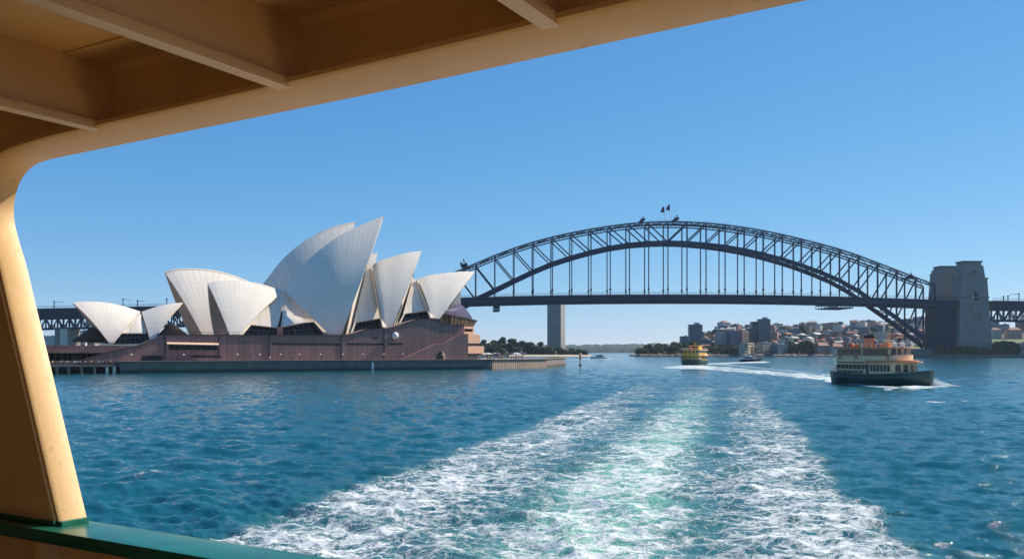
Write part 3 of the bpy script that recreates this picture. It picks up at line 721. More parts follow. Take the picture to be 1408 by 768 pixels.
# windows and slots cut into the red wall (dark boxes stand 3 mm proud of the panels they replace)
for pl in ([(374.6, 471.2), (467.5, 472), (467.5, 474.6), (374.6, 473.8)], [(476.4, 471.2), (528, 471.8), (528, 474.4), (476.4, 473.8)], [(534.5, 471.2), (554, 471.2), (554, 473.8), (534.5, 473.8)],
           [(263, 488), (304, 488.4), (304, 491.2), (263, 491)], [(513.5, 463.2), (518.5, 463.2), (518.5, 466), (513.5, 466)]):
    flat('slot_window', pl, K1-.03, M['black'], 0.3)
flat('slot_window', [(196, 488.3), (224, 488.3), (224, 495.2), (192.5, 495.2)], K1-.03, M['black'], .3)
mb = MB(); mb.prism([O(x, y, K1-.03) for x, y in [(232, 473), (298.5, 474.5), (298.5, 481), (232, 480.5)]], -CV*.3); win = mb.build('long_window', M['dkglass'], op)
for i in range(1, 9): mb = MB(); mb.bar(O(232+i*7.4, 474, K1-.08), O(232+i*7.4, 480.6, K1-.08), .25, .15, up=CV); mb.build('mullion', M['bronze'], win)
mb = MB(); mb.prism([O(229.5, 470, K1), O(301, 471.3, K1), O(301, 473.6, K1-2.2), O(229.5, 472.2, K1-2.2)], (0, 0, -.25)); mb.build('awning', M['awning'], op)
mb = MB(); mb.lathe([(0.05, -1.5), (.9, -1.2), (1.45, -.4), (1.45, .4), (.9, 1.2), (.05, 1.5)], O(543.3, 461.3, K1-.2), 14); mb.build('ball_lamp', M['white'], op, smooth=True)  # white ball of a lamp set in the wall
flat('globe_recess', [(538, 458), (548, 458), (548, 464.5), (538, 464.5)], K1-.03, M['bronze'], .3)
# red stair block in front
q = [(552, 494.5), (575, 484), (598, 473.2), (611, 472.3), (622, 466), (632, 460.3), (643.4, 459.4), (643.4, 494.5)]
mb = MB(); mb.prism([O(x, y, 4.2) for x, y in q], -CV*3.7); mb.build('stair_block', M['granite'], op)
mb = MB(); mb.prism([O(x, y, 4.17) for x, y in [(599, 494), (600.5, 488), (603, 484), (606.5, 482.4), (610, 483.4), (611.8, 487), (611.8, 494)]], -CV*.3); ar = mb.build('archway', M['black'], op)
mb = MB(); mb.prism([O(x, y, 4.1) for x, y in [(606.5, 482.6), (610.5, 483.6), (612.4, 487), (612.4, 494), (609.5, 494), (609.8, 489), (606.5, 486.8), (609, 485.2)]], -CV*.25); mb.build('reveal', M['awning'], ar)
# balconies turned towards the sun at the harbour end
ED = Vector((0.55, 0.835, 0)); EN = Vector((0.835, -0.55, 0))
def endbox(name, x0, x1, y0, y1, k, mat, depth=5):
    a = O(x0, y0, k); b0 = O(x0, y1, k)
    dx = (x1-CX)/F_PX; tt = (dx*a.y-a.x)/(ED.x-dx*ED.y); L = tt
    mb = MB(); z0, z1 = b0.z, a.z
    pl = [(a.x, a.y), (a.x+ED.x*L, a.y+ED.y*L), (a.x+ED.x*L-EN.x*depth, a.y+ED.y*L-EN.y*depth), (a.x-EN.x*depth, a.y-EN.y*depth)]
    mb.slab(pl, z0, z1); return mb.build(name, mat, op)
endbox('pavilion', 637.4, 652, 448.6, 458.6, 9, M['lit_granite'])
flat('pavilion_window', [(639, 451.6), (650, 452), (650, 455.8), (639, 455.6)], 8.8, M['dkglass'], .3)
endbox('balcony', 643.6, 660, 459.2, 471.6, 4.4, M['lit_granite'])
endbox('balcony', 643.6, 665.5, 475.4, 485.6, 4.2, M['lit_granite'])
endbox('end_wall', 643.6, 657, 459.8, 494.5, 5.5, M['bronze'])
# low terraces at the landward end
def lbox(name, x0, x1, y0, y1, k0, k1, mat, parent=op):
    a, b = O(x0, y0, k0), O(x1, y0, k0); z1 = a.z; z0 = O(x0, y1, k0).z
    c, d = b-CV*(k1-k0), a-CV*(k1-k0)
    mb = MB(); mb.slab([(a.x, a.y), (b.x, b.y), (c.x, c.y), (d.x, d.y)], z0, z1); return mb.build(name, mat, parent)
lbox('terrace', 20, 205, 474.5, 486.0, 22, 60, M['granite'])
lbox('terrace_parapet', 20, 178, 480.2, 485.0, 16, 21.9, M['granite'])
lbox('colonnade_shade', 20, 160, 485.05, 500, 23, 24, M['black'])  # black sheet painting the shade behind the columns
lbox('concourse', 20, 165, 497, 500.5, 9.2, 22.9, M['granite'])
mb = MB()
for i in range(16): x = 25+i*8.6; mb.bar(O(x, 486, 21), O(x, 497.2, 21), .5, .5)
mb.build('colonnade', M['bronze'], op)
for i, x in enumerate((98, 104, 131, 138, 146)): flat('shopfront', [(x, 491), (x+5, 491), (x+5, 496), (x, 496)], 22.5, [M['greyglass'], M['amber']][i % 2], .2)
def railing(pts, h, name, parent, mat, n=30, r=.05):
    mb = MB()
    for a, b in zip(pts[:-1], pts[1:]):
        for z in (h, h*.5): mb.bar(a+Vector((0, 0, z)), b+Vector((0, 0, z)), r*1.6, r*1.6)
        for i in range(n+1): q = a.lerp(b, i/n); mb.bar(q, q+Vector((0, 0, h)), r*1.4, r*1.4)
    return mb.build(name, mat, parent)
railing([O(60, 479.9, 16.5), O(165, 480.1, 16.5)], 1.2, 'railing', op, M['bronze'])
railing([O(228, 460.4, 9), O(468, 460.6, 9)], 1.1, 'railing', op, M['bronze'], 70)
railing([O(104, 473.8, 23), O(205, 474, 23)], 1.2, 'railing', op, M['bronze'])

# promenade and sea wall
zq = 4.0
c0, c1 = O(165, 512, 0), O(677, 507, 0)
c2 = Vector(((752-CX)/F_PX*401, 401, 0)); c3 = c2 + Vector((12, 60, 0))
mb = MB()
gp = [(c0.x-150*AX.x, c0.y-150*AX.y), (c1.x, c1.y), (c2.x, c2.y), (c3.x, c3.y), (c3.x-260, c3.y+40), (c0.x-150*AX.x-CV.x*130, c0.y-150*AX.y-CV.y*130)]
ins = lambda p, nx, ny: (p[0]-nx*.35, p[1]-ny*.35)
mb.slab([(gp[0][0]+AX.x*150-CV.x*.3, gp[0][1]+AX.y*150-CV.y*.3), ins(gp[1], .62, -.79), ins(gp[2], .9, -.45), ins(gp[3], 1, -.1), gp[4]] + [(c0.x-CV.x*130, c0.y-CV.y*130)], -3, zq-.15)
mb.slab([(c0.x-CV.x*12, c0.y-CV.y*12), (c0.x-CV.x*130, c0.y-CV.y*130), gp[5], (gp[0][0]-CV.x*12, gp[0][1]-CV.y*12)], -3, zq-.4)
o = mb.build('promenade', M['paving']); o['kind'] = 'structure'
sw = empty('sea_wall', (c1.x, c1.y, 0)); tag(sw, 'ribbed concrete sea wall along the water below the opera house', 'wall')
def wallseg(a, b, name, parent, mat, th=1.0, z1=zq, z0=-2, out=0.0):
    d = (b-a); d.z = 0; d.normalize(); n = Vector((d.y, -d.x, 0))
    mb = MB(); L = (Vector((b.x, b.y, 0))-Vector((a.x, a.y, 0))).length
    pl = [(a.x+n.x*out, a.y+n.y*out), (b.x+n.x*out, b.y+n.y*out), (b.x-n.x*th, b.y-n.y*th), (a.x-n.x*th, a.y-n.y*th)]
    mb.slab(pl, z0, z1); o = mb.build(name, mat, parent)
    if parent: o.matrix_parent_inverse = Matrix.Translation(-parent.location)
    return o
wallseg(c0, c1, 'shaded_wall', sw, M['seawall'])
M['lit_tanwall'] = plain('sunlit_quay_tan', (0.40, 0.285, 0.205), .75, var=.2, scale=.5)  # sunlight put into the colour: lit copy of the darker wall
wallseg(c1+Vector((.02, .03, 0)), c2, 'sunlit_wall', sw, M['lit_tanwall'])
for k in range(26):
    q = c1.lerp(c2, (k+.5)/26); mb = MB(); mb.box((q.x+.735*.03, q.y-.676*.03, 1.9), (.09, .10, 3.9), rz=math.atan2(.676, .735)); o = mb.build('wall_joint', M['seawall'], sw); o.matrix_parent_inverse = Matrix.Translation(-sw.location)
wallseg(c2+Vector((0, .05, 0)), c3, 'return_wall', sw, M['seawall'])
wallseg(c0-CV*12, c0-CV*.02, 'end_wall', sw, M['seawall'])
mb = MB()
for a, b in ((c0, c1), (c1, c2), (c2, c3)):
    a = Vector((a.x, a.y, zq+.1)); b = Vector((b.x, b.y, zq+.1)); mb.bar(a, b, 1.3, .2)
o = mb.build('coping', M['paving'], sw); o.matrix_parent_inverse = Matrix.Translation(-sw.location)
# piled wharf at the landward end
wh = empty('wharf', (O(110, 513, 0).x, O(110, 513, 0).y, 0)); tag(wh, 'low piled wharf on the water beside the landward end of the sea wall', 'wharf')
def kid(o, root): o.parent = root; o.matrix_parent_inverse = Matrix.Translation(-root.location); return o
a, b = O(20, 502.3, 0), O(166, 502.3, 0); zw = 2.75
mb = MB(); mb.slab([(a.x, a.y), (b.x, b.y), (b.x-CV.x*9, b.y-CV.y*9), (a.x-CV.x*9, a.y-CV.y*9)], zw-.45, zw); kid(mb.build('wharf_deck', M['seawall']), wh)
mb = MB(); mb.slab([(a.x-CV.x*9.02, a.y-CV.y*9.02), (b.x-CV.x*9.02, b.y-CV.y*9.02), (b.x-CV.x*9.1, b.y-CV.y*9.1), (a.x-CV.x*9.1, a.y-CV.y*9.1)], -2, zq); kid(mb.build('back_wall', M['seawall']), wh)
for x in (62, 78, 94, 112, 130, 147, 157):
    q = O(x, 505, .6); mb = MB(); mb.tube((q.x, q.y, -2), (q.x, q.y, zw-.45), .55, n=10); kid(mb.build('pile', M['concrete'] if x > 140 else M['seawall']), wh)
kid(railing([Vector((a.x, a.y, zw)), Vector((b.x, b.y, zw))], 1.1, 'railing', None, M['bronze'], 60), wh)
# ------------------------------------------------------------------ steel arch bridge
YB, WB = 1100.0, 29.0
TV = Vector((-0.028, 1, 0)).normalized()
br = empty('arch_bridge', W(918, 487, YB)); br.location.z = 0
tag(br, 'long steel arch bridge spanning the harbour behind the opera house', 'bridge')
def bk(o, root=br): o.parent = root; o.matrix_parent_inverse = Matrix.Translation(-root.location); return o
XI = lambda i: 918.4 + (26.2*i if i >= 0 else 26.45*i)
TOP = {0: 304.8, 1: 305.3, 2: 306.7, 3: 309.2, 4: 312.8, 5: 317.2, 6: 322.6, 7: 328.8, 8: 335.4, 9: 342.8, 10: 351.5, 11: 361.5, 12: 371.5, 13: 381.5, 14: 391.5,
       -1: 305.6, -2: 307.6, -3: 310.8, -4: 315, -5: 320, -6: 325.8, -7: 332.8, -8: 341.2, -9: 351.2, -10: 362.3, -11: 373.5, -12: 384.5, -13: 395, -14: 404}
BOT = {0: 332.8, 1: 333.6, 2: 335.8, 3: 339, 4: 343.6, 5: 349.4, 6: 356.4, 7: 364.6, 8: 374.2, 9: 385.4, 10: 400, 11: 418.5, 12: 437, 13: 456.5, 14: 477,
       -1: 333.6, -2: 335.8, -3: 340, -4: 346, -5: 353.4, -6: 362, -7: 373, -8: 385.5, -9: 398.5, -10: 411.5, -11: 427, -12: 443, -13: 460, -14: 478}
def deck_y(px):                      # roadway top: gently cambered
    t = (px-918.4)/370.0
    return 405.0 + 7.2*t*t
deck_front = WB*0.30
def tp(i, side): return W(XI(i), TOP[i], YB) + TV*(WB*side)
def bp_(i, side): return W(XI(i), BOT[i], YB) + TV*(WB*side)
DZ = lambda px: ZW(deck_y(px), YB)
RG = range(-14, 15)
for side in (0, 1):
    mb = MB()
    for i in range(-14, 14):
        a, b = tp(i, side), tp(i+1, side); mb.bar(a, b, 1.6, 1.5, mi=0); mb.bar(a-Vector((0, 0, 3.0)), b-Vector((0, 0, 3.0)), 1.6, 1.3)
        for k in range(5):
            q0, q1 = a.lerp(b, k/5), a.lerp(b, (k+.55)/5); mb.bar(q0-Vector((0, 0, 2.9)), q1-Vector((0, 0, .2)), .5, .5)
            mb.bar(q0-Vector((0, 0, -0.7)), q0+Vector((0, 0, 1.6)), .16)
        mb.bar(a+Vector((0, 0, 1.7)), b+Vector((0, 0, 1.7)), .2)
    bk(mb.build('top_chord', M['steel'])); mb = MB()
    for i in range(-14, 14):
        a, b = bp_(i, side), bp_(i+1, side); hh = 3.8+1.9*abs(i+.5)/14
        mb.bar(a+Vector((0, 0, hh*.40)), b+Vector((0, 0, hh*.40)), 2.0, hh*.30); mb.bar(a-Vector((0, 0, hh*.40)), b-Vector((0, 0, hh*.40)), 2.0, hh*.30); mb.bar(a, b, 1.0, hh*.75)
    bk(mb.build('bottom_chord', M['steel']))
    for i in RG:
        t_, b_ = tp(i, side), bp_(i, side)
        mb = MB(); wd = 1.9 if side == 0 else 1.7
        for o_ in (-wd*.3, wd*.3): mb.bar(t_+Vector((o_, 0, 0)), b_+Vector((o_, 0, 0)), wd*.32, 1.6, up=TV)
        n = max(2, int((t_-b_).length/4))
        for k in range(n):
            c = b_.lerp(t_, (k+.5)/n); mb.box(c, (wd*.9, 1.2, .7))
        bk(mb.build('post', M['steel']))
        if b_.z > DZ(XI(i))+4:
            mb = MB(); e = Vector((b_.x, b_.y, DZ(XI(i))-1.0)); mb.bar(b_, e, 1.15, 1.3, up=TV); mb.bar(e+Vector((0, 0, 9.2)), e+Vector((0, 0, 6.4)), 2.1, 1.6, up=TV)
            bk(mb.build('hanger', M['steel']))
        if i < 0: a, b = tp(i, side), bp_(i+1, side)
        elif i > 0: a, b = tp(i, side), bp_(i-1, side)
        else: continue
        a = a-Vector((0, 0, 2.5)); mb = MB(); mb.bar(a, b, 1.35, 1.6, up=TV)
        bk(mb.build('diagonal', M['steel']))
mb = MB()
for i in range(-14, 14):             # lateral bracing between the two trusses
    mb.bar(tp(i, 0), tp(i+1, 1), .7); mb.bar(tp(i, 1), tp(i+1, 0), .7); mb.bar(tp(i, 0), tp(i, 1), .8)
bk(mb.build('lateral_bracing', M['steel_dk'])); mb = MB()
for i in range(-14, 14):
    mb.bar(bp_(i, 0), bp_(i+1, 1), .8); mb.bar(bp_(i, 1), bp_(i+1, 0), .8); mb.bar(bp_(i, 0), bp_(i, 1), .9)
bk(mb.build('lateral_bracing', M['steel_dk']))
# deck
def dk(px, dy, off, Y=YB): return Vector((XW(px, Y), Y, ZW(deck_y(px)+dy, Y))) + TV*off
xs = np.linspace(548, 1322, 60); y0, y1 = -7.0, WB+7
def deckbox(name, o0, o1, dya, dyb, mat, xs=xs):
    mb = MB(); r = [[dk(x, dya, o0) for x in xs], [dk(x, dya, o1) for x in xs], [dk(x, dyb, o1) for x in xs], [dk(x, dyb, o0) for x in xs]]
    mb.grid(r+[r[0]]); n = len(xs)
    mb.add([r[k][0] for k in range(4)], [(0, 1, 2, 3)]); mb.add([r[k][-1] for k in range(4)], [(0, 1, 2, 3)])
    return bk(mb.build(name, mat))
deckbox('deck', y0, y1, 1.0, 4.5, M['steel_dk'])
deckbox('deck_girder', y0-.3, y0+2, 4.6, 8.8, M['steel']); deckbox('deck_girder', y1-2, y1+.3, 4.6, 8.8, M['steel'])
deckbox('inner_girder', 2.0, WB-2, 5.2, 11.0, M['steel_dk'])
deckbox('fascia', y0-1.0, y0-.4, 0.2, 2.2, M['steel'])
deckbox('catwalk', y0+2.5, y0+3.1, 12.2, 12.9, M['steel'])
mb = MB()
for x in np.arange(640, 1290, 6.6):
    mb.bar(dk(x, 9, y0+2.6), dk(x, 12.4, y0+2.6), .45); mb.box(dk(x, 8.8, WB/2), (1.0, WB, 1.6))
bk(mb.build('catwalk_hangers', M['steel']))
for y_ in (y0, y1):
    mb = MB()
    for dy in (-3.3, -1.6):
        for a, b in zip(xs[:-1], xs[1:]): mb.bar(dk(a, dy, y_), dk(b, dy, y_), .22)
    for x in np.arange(550, 1320, 3.3): mb.bar(dk(x, 1, y_), dk(x, -3.4, y_), .24)
    bk(mb.build('railing', M['steel']))
# maintenance gantries slung below, inspection cranes on the top chord
def gantry(name, px, w_, dy0, dy1, label):
    g = empty(name, dk(px, 9, 0)); tag(g, label, 'gantry')
    mb = MB(); a, b = dk(px-w_/2, dy0, -8), dk(px+w_/2, dy1, -8)
    for y in (-8, WB+8):
        for z in (dy0, dy1): mb.bar(dk(px-w_/2, z, y), dk(px+w_/2, z, y), .9, 1.0)
    n = max(3, int(w_/4))
    for k in range(n+1):
        x = px-w_/2+w_*k/n; mb.bar(dk(x, dy0, -8), dk(x, dy1, -8), .7); mb.bar(dk(x, dy0, WB+8), dk(x, dy1, WB+8), .7); mb.bar(dk(x, dy1, -8), dk(x, dy1, WB+8), .8)
        if k < n: mb.bar(dk(x, dy0, -8), dk(x+w_/n, dy1, -8), .6)
    bk(mb.build('cage', M['steel']), g)
    mb = MB(); q = dk(px, dy1, 10); mb.box((q.x, q.y, q.z+.3), (w_*.9*.9, 34, .5)); bk(mb.build('platform', M['steel_dk']), g)
    if w_ < 14:
        mb = MB(); q = dk(px, (dy0+dy1)/2, -7); mb.box(q, (w_*.78, 2.4, (dy1-dy0)*.72)); bk(mb.build('cabin', M['steel']), g)
gantry('maintenance_gantry', 682.5, 8.5, 6.5, 18.5, 'boxy blue-grey maintenance cage hanging under the bridge deck right of the opera house')
gantry('maintenance_gantry', 1153, 32, 11.0, 15.5, 'long open maintenance platform hanging under the bridge deck near the stone pylons')
def crane(px, y, label, s=1.0):
    q = W(px, y, YB+WB/2); c = empty('maintenance_crane', q); tag(c, label, 'crane')
    mb = MB(); mb.box(q+Vector((0, 0, 1.6*s)), (7*s, WB*.9, 2.4*s)); mb.box(q+Vector((-3*s, -10, 3.4*s)), (2.2*s, 2.2, 2*s)); mb.box(q+Vector((2.4*s, -10, 3.2*s)), (2.6*s, 2.2, 1.6*s)); bk(mb.build('carriage', M['steel_dk']), c)
    mb = MB(); a = q+Vector((.5*s, -10, 2)); b = q+Vector((-.8*s, -10, 8.5*s)); mb.bar(a, b, .7); mb.bar(a+Vector((2.4*s, 0, 0)), b+Vector((.2, 0, 0)), .5); mb.bar(b, b+Vector((1.6*s, 0, -2.4*s)), .6); bk(mb.build('jib', M['steel']), c)
crane(882.5, 304.5, 'small maintenance crane on the crown of the arch left of the two flags', .62)
crane(928.5, 303.6, 'maintenance crane on the crown of the arch just right of the two flags', .72)
crane(638.5, 367.5, 'maintenance crane on the arch beside the harbour-end shell of the opera house', 1.15)
crane(1248, 384, 'maintenance crane low on the arch close to the stone pylons', .9)
M['flag_blue'] = plain('navy_flag_cloth', (0.03, 0.02, 0.09), 0.8)
M['flag_red'] = plain('dark_red_flag_cloth', (0.11, 0.012, 0.05), 0.8)
def flag(px, ybase, ytop, off, mat, lean, label):
    q = W(px, ybase, YB)+TV*off; top = W(px+lean, ytop, YB)+TV*off
    fl = empty('flag', q); tag(fl, label, 'flag', 'flags on the crown of the bridge')
    mb = MB(); mb.tube(q, top, .28, .2, n=8); bk(mb.build('flagpole', M['white']), fl)
    rows = []
    for i in range(9):
        u = i/8; rows.append([top + Vector((-4.4*u+.3*math.sin(9*u), 1.0*math.sin(7*u), -8.5*v-2.0*u*(1-v)-3.2*u*u*(1-.3*v)+2.4*v*u)) for v in np.linspace(0, 1, 7)])
    b2 = [[p+Vector((.05, .1, 0)) for p in r] for r in rows]
    mb = MB(); mb.grid(rows); mb.grid(b2); bk(mb.build('cloth', mat, smooth=True), fl)
flag(914.6, 303.8, 283.0, 1, M['flag_red'], -1.0, 'dark red flag on the lower of the two poles at the crown of the arch')
flag(927.5, 303.8, 276.0, 24, M['flag_blue'], -1.2, 'navy flag on the taller of the two poles at the crown of the arch')
mb = MB()
# stone pylons
def stone_mat():
    m, t, p = new_mat('pylon_granite')
    tc = N(t, 'TexCoord').outputs['Object']; sp = N(t, 'SeparateXYZ'); t.links.new(tc, sp.inputs[0])
    fz = math_n(t, 'FRACT', math_n(t, 'DIVIDE', sp.outputs[2], 2.4)); rowi = math_n(t, 'FLOOR', math_n(t, 'DIVIDE', sp.outputs[2], 2.4))
    fx = math_n(t, 'FRACT', math_n(t, 'ADD', math_n(t, 'DIVIDE', math_n(t, 'ADD', sp.outputs[0], sp.outputs[1]), 5.0), math_n(t, 'MULTIPLY', rowi, 0.47)))
    j = math_n(t, 'MAXIMUM', math_n(t, 'LESS_THAN', fz, 0.12), math_n(t, 'LESS_THAN', fx, 0.06))
    n1 = noise(t, tc, 0.09, 6, 0.65); n2 = noise(t, tc, 1.2, 3, 0.5)
    c = ramp(t, math_n(t, 'ADD', math_n(t, 'MULTIPLY', n1, .7), math_n(t, 'MULTIPLY', n2, .3)), [(0.28, (0.165, 0.15, 0.135)), (0.72, (0.27, 0.25, 0.225))])
    mp = N(t, 'Mapping'); mp.inputs['Scale'].default_value = (1, 1, 0.06); t.links.new(tc, mp.inputs[0])
    c = mixc(t, math_n(t, 'MULTIPLY', ramp(t, noise(t, mp.outputs[0], 0.35, 5, 0.7), [(0.5, (0, 0, 0)), (0.75, (1, 1, 1))]), 0.4), c, (0.10, 0.08, 0.07))
    t.links.new(mixc(t, math_n(t, 'MULTIPLY', j, 0.35), c, (0.09, 0.07, 0.055)), p.inputs['Base Color']); p.inputs['Roughness'].default_value = 0.8
    return m
M['stone'] = stone_mat()
def pylon(cx, Y, levels, label, depth, arch, niche, base_niche):
    """levels: (y px, half width px left, right, depth factor)"""
    x0 = XW(cx, Y); py = empty('stone_pylon', (x0, Y, 0)); tag(py, label, 'pylon')
    mb = MB(); rows = []
    def ring(y, l, r, df): z = ZW(y, Y); return [Vector((XW(cx-l, Y), Y+ (1-df)*depth/2, z)), Vector((XW(cx+r, Y), Y+(1-df)*depth/2, z)), Vector((XW(cx+r, Y), Y+depth-(1-df)*depth/2, z)), Vector((XW(cx-l, Y), Y+depth-(1-df)*depth/2, z))]
    rg = [ring(*l) for l in levels]
    mb.grid([r+[r[0]] for r in rg]); mb.add(rg[-1], [(0, 1, 2, 3)])
    sh = bk(mb.build('shaft', M['stone']), py)
    def face(y, Yq=Y):                # front face depth at a row
        for (ya, la, ra, da), (yb, lb, rb, db) in zip(levels[:-1], levels[1:]):
            if yb <= y <= ya and ya > yb: t = (ya-y)/(ya-yb); d = da+(db-da)*t; return Yq+(1-d)*depth/2
        return Yq
    def poly(pts, mat, name, dp=1.2, proud=.25, par=py):
        mb = MB(); mb.prism([Vector((XW(x, face(y)), face(y)-proud, ZW(y, face(y)))) for x, y in pts], (0, dp, 0)); return bk(mb.build(name, mat), par)
    (ye, le, re_, de) = levels[-1]
    mb = MB(); mb.box((XW(cx+(re_-le)/2, Y), Y+depth/2, ZW(ye, Y)+.7), ((le+re_)/F_PX*Y+1.5, depth*de+1.5, 1.3)); bk(mb.build('cap', M['steel_dk']), py)
    for pl in arch: poly(pl, M['black'], 'arched_opening')
    for pl in niche: poly(pl, M['stone'], 'stone_panel', 2.5, 1.5)
    for yy in (383.2, 408.2, 470.5) if depth > 20 and cx > 1320 else (376.5,):
        for (ya, la, ra, da), (yb, lb, rb, db) in zip(levels[:-1], levels[1:]):
            if yb <= yy <= ya:
                t = (ya-yy)/(ya-yb); l = la+(lb-la)*t; r = ra+(rb-ra)*t; yf = face(yy)
                mb = MB(); mb.box((XW(cx+(r-l)/2, Y), yf-.4, ZW(yy, yf)), ((l+r)/F_PX*Y+1.2, 1.2, 1.3)); bk(mb.build('string_course', M['stone']), py); break
    for pl in base_niche: poly(pl, M['greyglass'], 'base_door')
    return py, poly
P, poly = pylon(1341, 1088, [(489, 23, 23.5, 1.0), (470, 22.5, 22.8, .99), (383, 18.4, 17.3, .90), (382.9, 19.3, 18.2, .92), (381.5, 19.3, 18.2, .92), (381.4, 17, 15, .84), (364.5, 17.5, 12.4, .8), (364.4, 14.5, 10.6, .7), (360.4, 14.5, 10.6, .7), (359.6, 15, 11.2, .72)],
      'taller stone pylon nearest the water on the right of the bridge', 24,
      [[(1336.5, 413.5), (1336.5, 404.5), (1337.6, 402), (1339.8, 400.6), (1342.3, 400.6), (1344, 402), (1344.8, 404.5), (1344.8, 413.5)], [(1337.6, 374.5), (1338.5, 372.5), (1341, 372.3), (1342, 374.3)]],
      [[(1333.5, 417.5), (1352, 415), (1352, 418), (1349.5, 418.5), (1348, 426), (1336.5, 427), (1335.5, 419.5)], [(1323.2, 407.2), (1336, 406.4), (1336, 407.8), (1323.1, 409)], [(1345.5, 407), (1358.6, 406.4), (1359, 408.5), (1345.5, 408)],
       [(1340, 432), (1341, 432), (1341, 441), (1340, 441)], [(1346.5, 431), (1347.5, 431), (1347.5, 441), (1346.5, 441)], [(1334, 374.5), (1346, 374.3), (1346.5, 375.8), (1334, 376)]],
      [[(1335.5, 471.5), (1335.5, 463.5), (1354.5, 463.5), (1354.5, 471.5)]])
mb = MB(); q = W(1337.6, 407.5, 1087.2); mb.box(q, (1.0, .5, 10)); bk(mb.build('sun_sliver', M['concrete']), P)  # pale strip painted as the sliver of sunlight in the arch
pylon(1304.5, 1132, [(486, 20, 20, 1.0), (426, 17.5, 17.5, .96), (377, 14.2, 15, .90), (376, 15.2, 15, .92), (375, 15.2, 15, .92), (374.9, 13.5, 14, .84), (369.2, 12, 14, .8), (369.1, 10.2, 13, .7), (366.4, 10, 13, .7)],
      'browner stone pylon standing behind the taller one on the right of the bridge', 24,
      [[(1308, 413), (1308, 406), (1309.3, 403.6), (1311.5, 403), (1313.3, 404), (1314, 406), (1314, 413)], [(1317.5, 411), (1317.5, 404), (1320, 404), (1320, 411)]],
      [[(1304, 380.5), (1318, 380), (1318, 381.5), (1304, 382)], [(1293, 406.5), (1307, 406), (1307, 407.5), (1293, 408)]], [])
# abutment wall between deck and shore
mb = MB(); A = W(1289, 424, YB); B = W(1322, 424, YB)
mb.prism([Vector((A.x, YB-3, DZ(1289)-9)), Vector((B.x, YB-3, DZ(1322)-9)), Vector((B.x, YB-3, 2)), Vector((A.x-2, YB-3, 2))], (0, WB+6, 0)); bk(mb.build('abutment_tower', M['steel_dk']))
mb = MB(); A = W(1281, 480, YB-2); mb.box((A.x, YB+WB/2, 6), (26, WB+14, 9)); bk(mb.build('bearing_plinth', M['stone']))
for x, yy in ((1289.5, 450), (1300, 450)):
    mb = MB(); mb.bar(Vector((XW(x, YB), YB-3.4, DZ(x)-8)), Vector((XW(x, YB), YB-3.4, 3)), 2.2, 1.2, up=TV); bk(mb.build('abutment_rib', M['steel']))
# approach viaducts
def approach(xa, xb, ya, yb, hb, ht, label, piers, Yv=YB):
    av = empty('approach_viaduct', Vector((XW((xa+xb)/2, Yv), Yv, 0))); tag(av, label, 'viaduct')
    xs = np.linspace(xa, xb, 50); yt = lambda x: ya+(yb-ya)*(x-xa)/(xb-xa)
    def P_(x, dy, o): return Vector((XW(x, Yv), Yv, ZW(yt(x)+dy, Yv)))+TV*o
    mb = MB(); r = [[P_(x, 0, -4) for x in (xa, xb)], [P_(x, 0, WB+4) for x in (xa, xb)], [P_(x, hb, WB+4) for x in (xa, xb)], [P_(x, hb, -4) for x in (xa, xb)]]
    mb.grid(r+[r[0]]); mb.add([r[k][0] for k in range(4)], [(0, 1, 2, 3)]); mb.add([r[k][1] for k in range(4)], [(0, 1, 2, 3)])
    for dy in (1.2, hb-1): mb.bar(P_(xa, dy, -4.3), P_(xb, dy, -4.3), .8, 1.6)
    bk(mb.build('deck', M['steel_dk']), av)
    n = max(3, int(abs(xb-xa)/8.2))
    for o in (0, WB):
        mb = MB(); mb.bar(P_(xa, hb+ht-1, o), P_(xb, hb+ht-1, o), 1.4, 1.8)
        for k in range(n):
            x0 = xa+(xb-xa)*k/n; x1 = xa+(xb-xa)*(k+1)/n; xm = (x0+x1)/2
            mb.bar(P_(x0, hb, o), P_(x0, hb+ht-1, o), 1.1, 1.1, up=TV)
            if k % 2: mb.bar(P_(x0, hb, o), P_(x1, hb+ht-1, o), 1.2, 1.1, up=TV)
            else: mb.bar(P_(x0, hb+ht-1, o), P_(x1, hb, o), 1.2, 1.1, up=TV)
            mb.bar(P_(xm, hb+ht/2, o), P_(xm, hb+ht-1, o), .7, .7, up=TV)
        bk(mb.build('truss', M['steel']), av)
    mb = MB()
    for dy in (-3.2, -1.7): mb.bar(P_(xa, dy, -4), P_(xb, dy, -4), .25)
    for x in np.arange(xa, xb, 3.2): mb.bar(P_(x, 0, -4), P_(x, -3.3, -4), .22)
    bk(mb.build('railing', M['steel']), av)
    for x0, x1 in piers:
        a = P_(x0, hb+ht, 0); b = P_(x1, hb+ht, 0)
        mb = MB(); mb.prism([Vector((a.x, Yv-3, a.z)), Vector((b.x, Yv-3, b.z)), Vector((b.x+1, Yv-3, 0)), Vector((a.x-1, Yv-3, 0))], (0, WB+4, 0)); bk(mb.build('pier', M['stone']), av)
        mb = MB(); mb.prism([Vector((b.x-8, Yv-3.2, b.z)), Vector((b.x+.4, Yv-3.2, b.z)), Vector((b.x+1.2, Yv-3.2, 0)), Vector((b.x-8.2, Yv-3.2, 0))], (0, -1.5, 0)); bk(mb.build('pier_buttress', M['concrete']), av)
    return P_
PL = approach(-60, 548, 426.5, 414, 14, 14.5, 'long approach viaduct of the bridge behind the left end of the opera house', [(77, 94)])
PR = approach(1363.5, 1500, 413.2, 415, 12.3, 15.5, 'short approach viaduct right of the stone pylons', [])
